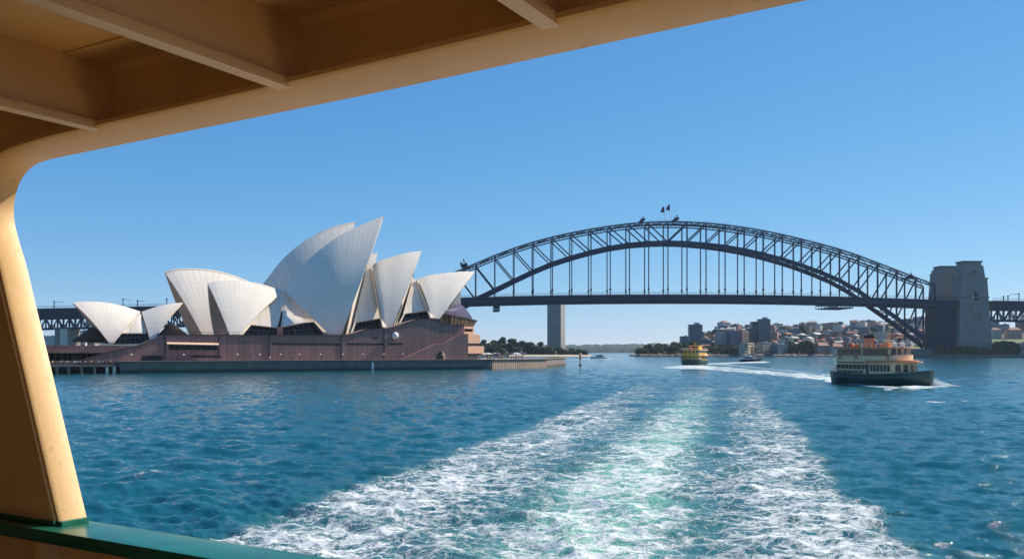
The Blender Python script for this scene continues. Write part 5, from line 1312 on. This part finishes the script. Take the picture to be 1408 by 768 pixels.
def squarish(L0, L1, B, c0, c1):
    return [(L1-c1, -B), (L1-c1*.25, -B+c1*.45), (L1, -B+c1*1.2), (L1, B-c1*1.2), (L1-c1*.25, B-c1*.45), (L1-c1, B), (L0+c0, B), (L0, B-c0), (L0, -B+c0), (L0+c0, -B)]
def ferry(name, loc, rz, L, B, z_, cabin, roofm, label, funnel=True, wins=True, hull='hull_green'):
    o = empty(name, loc, rz); tag(o, label, 'ferry'); hb = B/2
    def mk(mb, nm, mat, par=None, **k): return mb.build(nm, mat, par or o, **k)
    zd, z1, z2, z3, z4 = z_          # deck, lower cabin top, upper bulwark top, upper window top, roof top
    # hull: lofted double-ended sections
    rows = []; nS = 20
    for i in range(nS+1):
        u = i/nS; x = -L/2+L*u; e = 1-abs(2*u-1)**5.5; e2 = 1-abs(2*u-1)**2.2
        sheer = zd + .9*abs(2*u-1)**2.4*(1.0 if u > .5 else .55)
        xo = (1.3 if u > .5 else -.8)*abs(2*u-1)**4
        rows.append([Vector((x+xo, s*hb*max(.16, e)*f, z)) for s, f, z in ((-1, 1.0, sheer), (-1, 1.0, sheer-.9), (-1, .93 if 0 < i < nS else .6, .5), (-1, .82*e2+.02, -1.0), (1, .82*e2+.02, -1.0), (1, .93 if 0 < i < nS else .6, .5), (1, 1.0, sheer-.9), (1, 1.0, sheer))])
    mb = MB(); mb.grid(rows); mb.grid([[r[0], r[-1]] for r in rows]); mb.add(rows[0], [tuple(range(8))]); mb.add(rows[-1], [tuple(range(8))]); hl = mk(mb, 'hull', M[hull], smooth=R(40))
    for s in (0, -1):
        sg = -1 if s == 0 else 1
        for nm, idx, dz_, hh in (('gunwale', s, -.08, .26), ('rubbing_strake', 1 if s == 0 else 6, 0, .3)):
            mb = MB(); loop = [[r[idx]+Vector((0, sg*o_, dz_+q)) for o_, q in ((-.04, -hh/2), (.16, -hh/2), (.16, hh/2), (-.04, hh/2), (-.04, -hh/2))] for r in rows]
            mb.grid(loop); mb.add(loop[0][:4], [(0, 1, 2, 3)]); mb.add(loop[-1][:4], [(0, 1, 2, 3)]); mk(mb, nm, M['hull_line'], hl)
    # lower deck: open after part with a rail, closed rounded saloon forward
    fw0, fw1, af0, af1 = .02*L, .36*L, -.36*L, .02*L
    mb = MB(); mb.slab(rrect(af0, af1+.3, hb*.86, .6, .2), zd-.2, z1); mk(mb, 'after_saloon', M[cabin])
    mb = MB(); mb.slab(rrect(fw0-.3, fw1, hb*.93, .3, 2.6), zd-.2, z1-.15); mk(mb, 'forward_saloon', M[cabin])
    mb = MB(); mb.slab(rrect(fw0-1.2, fw1+1.3, hb*1.03, .3, 3.2), z1-.15+.003, z1+.12); mb.slab(rrect(fw0-1.0, fw1+.4, hb*.95, .3, 2.8), z1+.123, z1+.4); mk(mb, 'forward_awning', roofm, smooth=R(40))
    mb = MB(); mb.slab(rrect(-.38*L, .30*L, hb*.92, .8, 1.6), z1+.005, z2); mk(mb, 'upper_bulwark', M[cabin])
    mb = MB(); mb.slab(rrect(-.37*L, .285*L, hb*.86, .8, 1.5), z2+.003, z3); mk(mb, 'upper_saloon', M[cabin])
    mb = MB(); mb.slab(rrect(-.41*L, .31*L, hb*1.0, 1.0, 2.0), z3+.003, z4); rf = mk(mb, 'roof', roofm, smooth=R(40))
    # windows: one mesh each
    def win(x, y, z, w_, h_, ang=0.0, par=None):
        mb = MB(); mb.box((0, 0, 0), (w_, .10, h_)); q = mk(mb, 'window', M['boat_glass']); q.location = (x, y, z); q.rotation_euler = (0, 0, ang)
    if wins:
        for s in (-1, 1):
            for k in range(8): win(-.35*L+ (k+.5)*.36*L/8, s*hb*.865, zd+1.55, .36*L/8*.84, 1.0)
            for k in range(5): win(-.35*L+ (k+.5)*.30*L/5, s*hb*.865, zd+.42, .30*L/5*.84, .55)
            for k in range(6): win(fw0+ .2+(k+.5)*(fw1-fw0-2.8)/6, s*hb*.935, zd+1.3, (fw1-fw0-2.8)/6*.72, 1.45)
            for k in range(6): win(-.345*L+(k+.5)*.27*L/6, s*hb*.865, (z2+z3)/2, .27*L/6*.88, (z3-z2)*.82)
            for k in range(6): win(-.055*L+(k+.5)*.27*L/6, s*hb*.865, (z2+z3)/2, .27*L/6*.95, (z3-z2)*.9)
        for k in range(-2, 3):
            a = k*.5; win(fw1-2.6+2.63*math.cos(a), hb*.935*math.sin(a), zd+1.3, 1.05, 1.45, math.pi/2+math.atan2(hb*.935*0+math.sin(a)*2.6, hb*.93*math.cos(a))*1.0)
            win(.285*L-1.5+1.53*math.cos(a), hb*.865*math.sin(a), (z2+z3)/2, 1.1, (z3-z2)*.9, math.pi/2+math.atan2(math.sin(a)*1.5, hb*.86*math.cos(a)))
            win(-.37*L+.8-.83*math.cos(a), hb*.865*math.sin(a), (z2+z3)/2, .9, (z3-z2)*.85, math.pi/2-math.atan2(math.sin(a)*.8, hb*.86*math.cos(a)))
            win(-.36*L+.6-.63*math.cos(a), hb*.865*math.sin(a), zd+1.5, .9, .9, math.pi/2-math.atan2(math.sin(a)*.6, hb*.86*math.cos(a)))
    if funnel:
        for s in (-1, 1):
            for x in (-.30*L, -.12*L, .22*L):
                mb = MB()
                for k in range(12):
                    a, b = 2*math.pi*k/12, 2*math.pi*(k+1)/12; mb.tube((x+.36*math.cos(a), s*hb*.945, z1+1.0+.36*math.sin(a)), (x+.36*math.cos(b), s*hb*.945, z1+1.0+.36*math.sin(b)), .08, n=6)
                mk(mb, 'life_ring', M['raft_orange'])
            mb = MB(); mb.box((.005*L, s*hb*.88, zd+1.05), (.95, .14, 2.0)); mk(mb, 'door', M['bronze'])
            mb = MB(); mb.box((-.16*L, s*hb*.87, z1-.12), (.38*L, .25, .22)); mb.box((-.05*L, s*hb*.935, z2-.06), (.66*L, .12, .14)); mk(mb, 'deck_band', M['hull_line'])
    # rails at both ends
    mb = MB()
    for end in (0,):
        seq = rows[:6] if end == 0 else rows[-2:]
        for s in (0, -1):
            for a, b in zip(seq[:-1], seq[1:]):
                for h_ in (.5, 1.0): mb.bar(a[s]+Vector((0, 0, h_)), b[s]+Vector((0, 0, h_)), .07)
                mb.bar(a[s], a[s]+Vector((0, 0, 1.0)), .07)
    mk(mb, 'deck_rail', M['boat_cream'])
    mb = MB()
    for s in (-1, 1):
        for k in range(14): x = -.40*L+k*.70*L/13; mb.bar((x, s*hb*.8, z4), (x, s*hb*.8, z4+.8), .05)
        mb.bar((-.40*L, s*hb*.8, z4+.8), (.30*L, s*hb*.8, z4+.8), .06)
    mk(mb, 'roof_rail', M['boat_cream'], rf)
    # funnel, masts, rafts, wheelhouse
    if funnel:
        mb = MB(); mb.lathe([(1.25, z4), (1.15, z4+2.1)], (-.10*L, 0, 0), 16, sx=1.15, sy=.8); fu = mk(mb, 'funnel', M['funnel'], smooth=R(40))
        mb = MB(); mb.lathe([(1.18, z4+2.103), (1.22, z4+2.45), (1.05, z4+2.8)], (-.10*L, 0, 0), 16, sx=1.15, sy=.8); mk(mb, 'funnel_cap', M['black'], fu, smooth=R(40))
    mb = MB(); mx = .115*L if funnel else .02*L; mb.tube((mx, 0, z4), (mx, 0, z4+4.6), .10, .05); mb.tube((mx-.7, .3, z4), (mx-.7, .3, z4+3.4), .09, .05); mb.bar((mx, -.8, z4+3.2), (mx, .8, z4+3.2), .08); mb.bar((mx-.7, .3, z4+3.2), (mx, 0, z4+3.2), .06); mk(mb, 'mast', M['boat_yellow'])
    mb = MB(); mb.box((mx-.5, 0, z4+.45), (2.2, 2.4, .9)); mb.box((mx-.5, 0, z4+1.0), (1.4, 1.6, .3)); mk(mb, 'roof_locker', roofm, bevel=.08)
    for k, x in enumerate((.19*L, .235*L)): mb = MB(); mb.lathe([(.2, 0), (.48, .1), (.48, .9), (.2, 1.0)], (x, (-.5, .6)[k], z4), 12); mk(mb, 'life_raft', M['raft_white'], rf, smooth=R(40))
    mb = MB(); mb.lathe([(.4, 0), (.58, .25), (.45, .9), (.2, 1.1)], (-.29*L, -.3, z4), 12); mb.bar((-.29*L, -.3, z4+1.2), (-.29*L, -.3, z4+2.3), .1); mk(mb, 'ventilator', M['raft_orange'], smooth=R(40))
    mb = MB(); mb.lathe([(.25, 0), (.42, .2), (.32, .8), (.15, .95)], (-.27*L, .9, z4), 12); mk(mb, 'ventilator', M['raft_orange'], smooth=R(40))
    if not funnel:
        mb = MB(); mb.slab(squarish(-.05*L, .2*L, hb*.5, .3, .6), z4+.003, z4+2.0); wh_ = mk(mb, 'wheelhouse', M[cabin])
        mb = MB(); mb.slab(squarish(-.07*L, .22*L, hb*.56, .3, .6), z4+2.003, z4+2.2); mk(mb, 'wheelhouse_roof', roofm, wh_)
        mb = MB(); mb.box((-.05*L-.03, 0, z4+1.3), (.1, hb*.7, .8)); mk(mb, 'wheelhouse_window', M['boat_glass'], wh_)
    return o
hd = R(-58)
fer = ferry('cream_ferry', (XW(1208, 201), 201, 0.1), hd, 23.5, 8.8, (2.35, 5.0, 6.55, 7.95, 8.25), 'boat_cream', M['boat_orange'], 'cream double-ended ferry with green hull and salmon roofs heading right, foaming at its bow')
yel = ferry('yellow_ferry', (XW(955.5, 484), 484, 0), R(60), 24, 11.0, (2.6, 5.2, 6.4, 8.0, 8.4), 'boat_yellow', M['boat_cream'], 'yellow ferry with green hull seen from astern, trailing a wide white wake', funnel=False)
# motor cruiser
def cruiser(name, loc, rz, L, B, label, hullm, top):
    o = empty(name, loc, rz); tag(o, label, 'motor boat'); hb = B/2; rows = []
    for i in range(13):
        u = i/12; x = -L/2+L*u; e = 1-max(0, (u-.45)/.55)**2.2; z = 1.5+.9*u*u
        rows.append([Vector((x, -hb*max(.05, e), z)), Vector((x, -hb*.85*max(.05, e), .3)), Vector((x, 0, -.6)), Vector((x, hb*.85*max(.05, e), .3)), Vector((x, hb*max(.05, e), z))])
    mb = MB(); mb.grid(rows); mb.grid([[r[0], r[-1]] for r in rows]); mb.add(rows[0], [tuple(range(5))]); mb.build('hull', hullm, o, smooth=R(40))
    mb = MB(); mb.slab(squarish(-.34*L, .22*L, hb*.8, .3, 1.2), 1.6, 2.4); mb.build('cabin', top, o, bevel=.1)
    mb = MB(); mb.slab(squarish(-.32*L, .19*L, hb*.76, .3, 1.1), 2.403, 3.4); mb.build('cabin_window', M['boat_glass'], o)
    mb = MB(); mb.slab(squarish(-.40*L, .18*L, hb*.84, .4, 1.0), 3.403, 3.75); mb.slab(squarish(-.25*L, .02*L, hb*.55, .3, .5), 3.753, 4.5); mb.build('flybridge', top, o, bevel=.08)
    mb = MB(); mb.bar((-.2*L, -hb*.5, 4.5), (-.25*L, -hb*.5, 5.6), .15); mb.bar((-.2*L, hb*.5, 4.5), (-.25*L, hb*.5, 5.6), .15); mb.bar((-.25*L, -hb*.5, 5.6), (-.25*L, hb*.5, 5.6), .2); mb.build('radar_arch', top, o)
    for s in (-1, 1):
        mb = MB()
        for a, b in zip(rows[4:-1], rows[5:]): k = 0 if s < 0 else -1; mb.bar(a[k]+Vector((0, 0, .7)), b[k]+Vector((0, 0, .7)), .06); mb.bar(a[k], a[k]+Vector((0, 0, .7)), .06)
        mb.build('rail', M['white'], o)
    return o
M['hull_navy'] = plain('navy_hull', (0.02, 0.028, 0.045), .3, var=.1)
cruiser('motor_cruiser', (XW(1032, 645), 645, 0), R(-24), 15, 5.6, 'white-topped motor cruiser with dark hull crossing in front of the boathouse', M['hull_navy'], M['white'])
cruiser('white_launch', (XW(823, 880), 880, 0), R(172), 16, 5.0, 'small white launch speeding in front of the distant hills', M['white'], M['white'])
# channel marker
bu = empty('channel_marker', (XW(798, 457), 457, 0)); tag(bu, 'slim channel marker post with an orange-red top standing in the water', 'beacon')
mb = MB(); mb.tube((0, 0, -2), (0, 0, .9), .75, .6, 12); mb.build('base', M['black'], bu)
mb = MB(); mb.tube((0, 0, .9), (0, 0, 3.2), .42, .36, 10); mb.build('post', M['white'], bu)
mb = MB(); mb.tube((0, 0, 3.2), (0, 0, 5.4), .62, .55, 12); mb.lathe([(.9, 5.4), (.9, 5.6), (.3, 6.6)], n=12); mb.build('topmark', M['boat_orange'], bu)
# spray at the bow of the cream ferry
def spray(name, c, n, sx, sy, sz, seed, mat, rz):
    rd = random.Random(seed); mb = MB()
    for i in range(n):
        u = rd.random(); x = sx*(u**1.3); y = rd.gauss(0, sy*(.3+.7*u)); z = abs(rd.gauss(0, sz))*(1-u)**1.1*(1.2-.5*u); s = rd.uniform(.025, .11)*(1.15-.5*u)
        d = [Vector((rd.gauss(0, 1), rd.gauss(0, 1), rd.gauss(0, 1))).normalized()*s for _ in range(4)]
        p = Vector((x, y, z+.05)); mb.add([p+q for q in d], [(0, 1, 2), (0, 2, 3), (0, 3, 1), (1, 3, 2)])
    o = mb.build(name, mat, recalc=False); o.location = c; o.rotation_euler = (0, 0, rz); o['kind'] = 'stuff'; o['label'] = 'white spray thrown up by the bow of the cream ferry'; o['category'] = 'spray'; return o
hdv = Vector((math.cos(hd), math.sin(hd), 0)); bow = fer.location+hdv*11.0; bow.z = 0
spray('bow_spray', bow+Vector((-.1, -.5, 0)), 16000, 7.0, 1.2, 1.1, 3, M['foam'], R(-8))
# ------------------------------------------------------------------ small people, lamps and parasols along the quays
M['skin'] = plain('skin', (0.42, 0.24, 0.16), .6); M['hair'] = plain('dark_hair', (0.03, 0.02, 0.015), .7)
M['navy_cloth'] = plain('navy_trousers', (0.03, 0.04, 0.07), .85); 
SHIRT = {'white': (.68, .66, .62), 'blue': (.08, .16, .34), 'red': (.42, .05, .04), 'dark': (.03, .03, .035), 'yellow': (.6, .42, .08)}
for k, c in SHIRT.items(): M['shirt_'+k] = plain(k+'_shirt', c, .85)
def person_mesh():
    V = [(0, 0, .95), (0, 0, 1.15), (0, 0, 1.38), (0, 0, 1.50), (0, 0.02, 1.62), (0, 0.01, 1.70),
         (.10, 0, .90), (.11, .02, .50), (.12, -.01, .08), (.13, .12, .03), (-.10, 0, .90), (-.12, -.02, .50), (-.13, -.04, .08), (-.14, .09, .03),
         (.19, 0, 1.40), (.25, .01, 1.12), (.24, .10, .88), (.24, .13, .80), (-.19, 0, 1.40), (-.25, -.02, 1.12), (-.24, .06, .88), (-.24, .09, .80)]
    E = [(0, 1), (1, 2), (2, 3), (3, 4), (4, 5), (0, 6), (6, 7), (7, 8), (8, 9), (0, 10), (10, 11), (11, 12), (12, 13), (2, 14), (14, 15), (15, 16), (16, 17), (2, 18), (18, 19), (19, 20), (20, 21)]
    Rd = [.15, .14, .16, .06, .10, .085, .095, .065, .045, .04, .095, .065, .045, .04, .065, .048, .038, .04, .065, .048, .038, .04]
    me = bpy.data.meshes.new('person'); me.from_pydata(V, E, []); o = bpy.data.objects.new('person', me); COL.objects.link(o)
    sk = o.modifiers.new('Skin', 'SKIN'); me.skin_vertices.new() if not me.skin_vertices else None
    for i, r in enumerate(Rd): me.skin_vertices[0].data[i].radius = (r, r*(.72 if i < 3 else 1))
    me.skin_vertices[0].data[0].use_root = True
    o.modifiers.new('Sub', 'SUBSURF').levels = 1
    dg = bpy.context.evaluated_depsgraph_get(); res = bpy.data.meshes.new_from_object(o.evaluated_get(dg)); bpy.data.objects.remove(o)
    return res
PM = person_mesh()
def body(shirt):
    me = PM.copy(); me.materials.clear()
    for m_ in (M['skin'], M['shirt_'+shirt], M['navy_cloth'], M['hair']): me.materials.append(m_)
    for pl in me.polygons:
        c = pl.center; z = c.z; ax = abs(c.x)
        pl.material_index = 3 if (z > 1.66 or (z > 1.57 and c.y < -.01)) else 0 if (z > 1.46 or (ax > .19 and z < 1.13)) else 1 if (z > .93) else 2
        pl.use_smooth = True
    return me
BM = {k: body(k) for k in SHIRT}
rp = random.Random(9)
def person(p, shirt, label, group, s=1.0):
    o = bpy.data.objects.new('person', BM[shirt]); COL.objects.link(o); o.location = p; o.rotation_euler = (0, 0, rp.uniform(0, 6.28)); o.scale = (s*1.0, s, s)
    return tag(o, label, 'person', group)
def onq(px, k, z): q = O(px, 490, k); return Vector((q.x, q.y, z))
for i in range(26):
    sh = rp.choice(list(SHIRT)); px = rp.uniform(72, 163)
    person(onq(px, rp.uniform(1.5, 8), zw), sh, 'person in a %s top and dark trousers standing on the low wharf' % sh, 'people on the low wharf')
for i in range(34):
    sh = rp.choice(list(SHIRT)); t = rp.random(); q = c1.lerp(c2, .05+.85*t); q = q-Vector((.735, -.676, 0))*rp.uniform(3, 16)
    person((q.x, q.y, zq+.0), sh, 'person in a %s top standing on the sunlit end of the promenade' % sh, 'people at the sunlit end of the promenade')
for px, sh in ((346, 'dark'), (349, 'blue'), (371, 'white'), (401, 'dark'), (379, 'red')):
    person(onq(px, 3.0, zq), sh, 'person in a %s top walking along the promenade under the podium wall' % sh, 'people on the promenade under the podium')
def deckman(x, y, z, sh, lab, grp):
    c, s = math.cos(hd), math.sin(hd); person((fer.location.x+x*c-y*s, fer.location.y+x*s+y*c, fer.location.z+z), sh, lab, grp)
for x, y, z, sh in ((-10.4, -.9, 2.72, 'red'), (-10.0, .5, 2.68, 'dark'), (-10.9, -.1, 2.78, 'red'), (-9.6, -1.5, 2.62, 'white')):
    deckman(x, y, z, sh, 'person in a %s top standing at the stern rail of the cream ferry' % sh, 'people at the stern of the cream ferry')
# globe lamps along the promenade
def globe(px, k, lab):
    q = onq(px, k, zq); o = empty('lamp_post', q); tag(o, lab, 'lamp', 'globe lamps along the promenade')
    mb = MB(); mb.tube((0, 0, 0), (0, 0, 2.0), .07, .05, 8); mb.build('post', M['bronze'], o)
    mb = MB(); mb.lathe([(.03, 1.98), (.22, 2.1), (.30, 2.3), (.22, 2.5), (.03, 2.62)], n=12); mb.build('globe', M['white'], o, smooth=True)
for px, wh_ in ((180.5, 'left of the long low opening'), (252.5, 'under the awning'), (326.5, 'right of the awning'), (357, 'under the dip between the shells'), (385.5, 'under the granite pillar'), (411.5, 'under the left half of the tall shell'), (440.5, 'under the middle of the tall shell'), (471, 'at the first wall joint'), (498.5, 'under the second dark glass wall'), (527.5, 'at the second wall joint'), (553.5, 'beside the foot of the red stair')):
    globe(px, 2.2, 'white globe lamp on the promenade %s' % wh_)
# parasols
PC = {'white': M['white'], 'navy': M['flag_blue'], 'grey': M['greyglass']}
for i in range(15):
    t = .10+.82*i/14; q = c1.lerp(c2, t)-Vector((.735, -.676, 0))*rp.uniform(4, 15); col = ('white', 'grey', 'white', 'navy', 'navy')[min(4, int(t*5.2))] if i % 3 else rp.choice(['white', 'navy'])
    o = empty('parasol', (q.x, q.y, zq)); tag(o, '%s parasol open over the sunlit end of the promenade' % col, 'parasol', 'parasols on the promenade')
    mb = MB(); mb.tube((0, 0, 0), (0, 0, 2.5), .05, n=6); mb.build('pole', M['bronze'], o)
    mb = MB(); mb.lathe([(1.7, 2.15), (1.68, 2.28), (.05, 2.9)], n=8); mb.build('canopy', PC[col], o)
# ladder board on the sea wall
q = O(512.5, 505, -.15); la = empty('depth_board', (q.x, q.y, .3)); tag(la, 'narrow white board fixed to the dark sea wall', 'board')
mb = MB(); mb.box((0, 0, 1.4), (.9, .25, 2.9), rz=math.atan2(AX.y, AX.x)); mb.build('board', M['white'], la)
mb = MB(); mb.box((0, 0, 0), (1.0, .27, .5), rz=math.atan2(AX.y, AX.x)); mb.build('foot', M['boat_orange'], la)

for i in range(9):
    deckman(rp.uniform(-8.4, 5.2), rp.uniform(-2.6, 2.6), 8.25, rp.choice(list(SHIRT)), 'person standing on the open roof deck of the cream ferry', 'people on the roof deck of the cream ferry')
# ------------------------------------------------------------------ haze
HAZE = 0.00004
mh = bpy.data.materials.new('haze_air'); mh.use_nodes = True; th_ = mh.node_tree; th_.nodes.clear()
pv = th_.nodes.new('ShaderNodeVolumePrincipled'); pv.inputs['Density'].default_value = HAZE; pv.inputs['Color'].default_value = (0.58, 0.80, 1.0, 1); pv.inputs['Anisotropy'].default_value = 0.2
ou = th_.nodes.new('ShaderNodeOutputMaterial'); th_.links.new(pv.outputs[0], ou.inputs['Volume'])
mb = MB(); mb.box((300, 2600, 105), (11600, 6400, 222)); hz = mb.build('haze', mh); hz['kind'] = 'stuff'; hz['label'] = 'thin blue summer haze over the harbour'
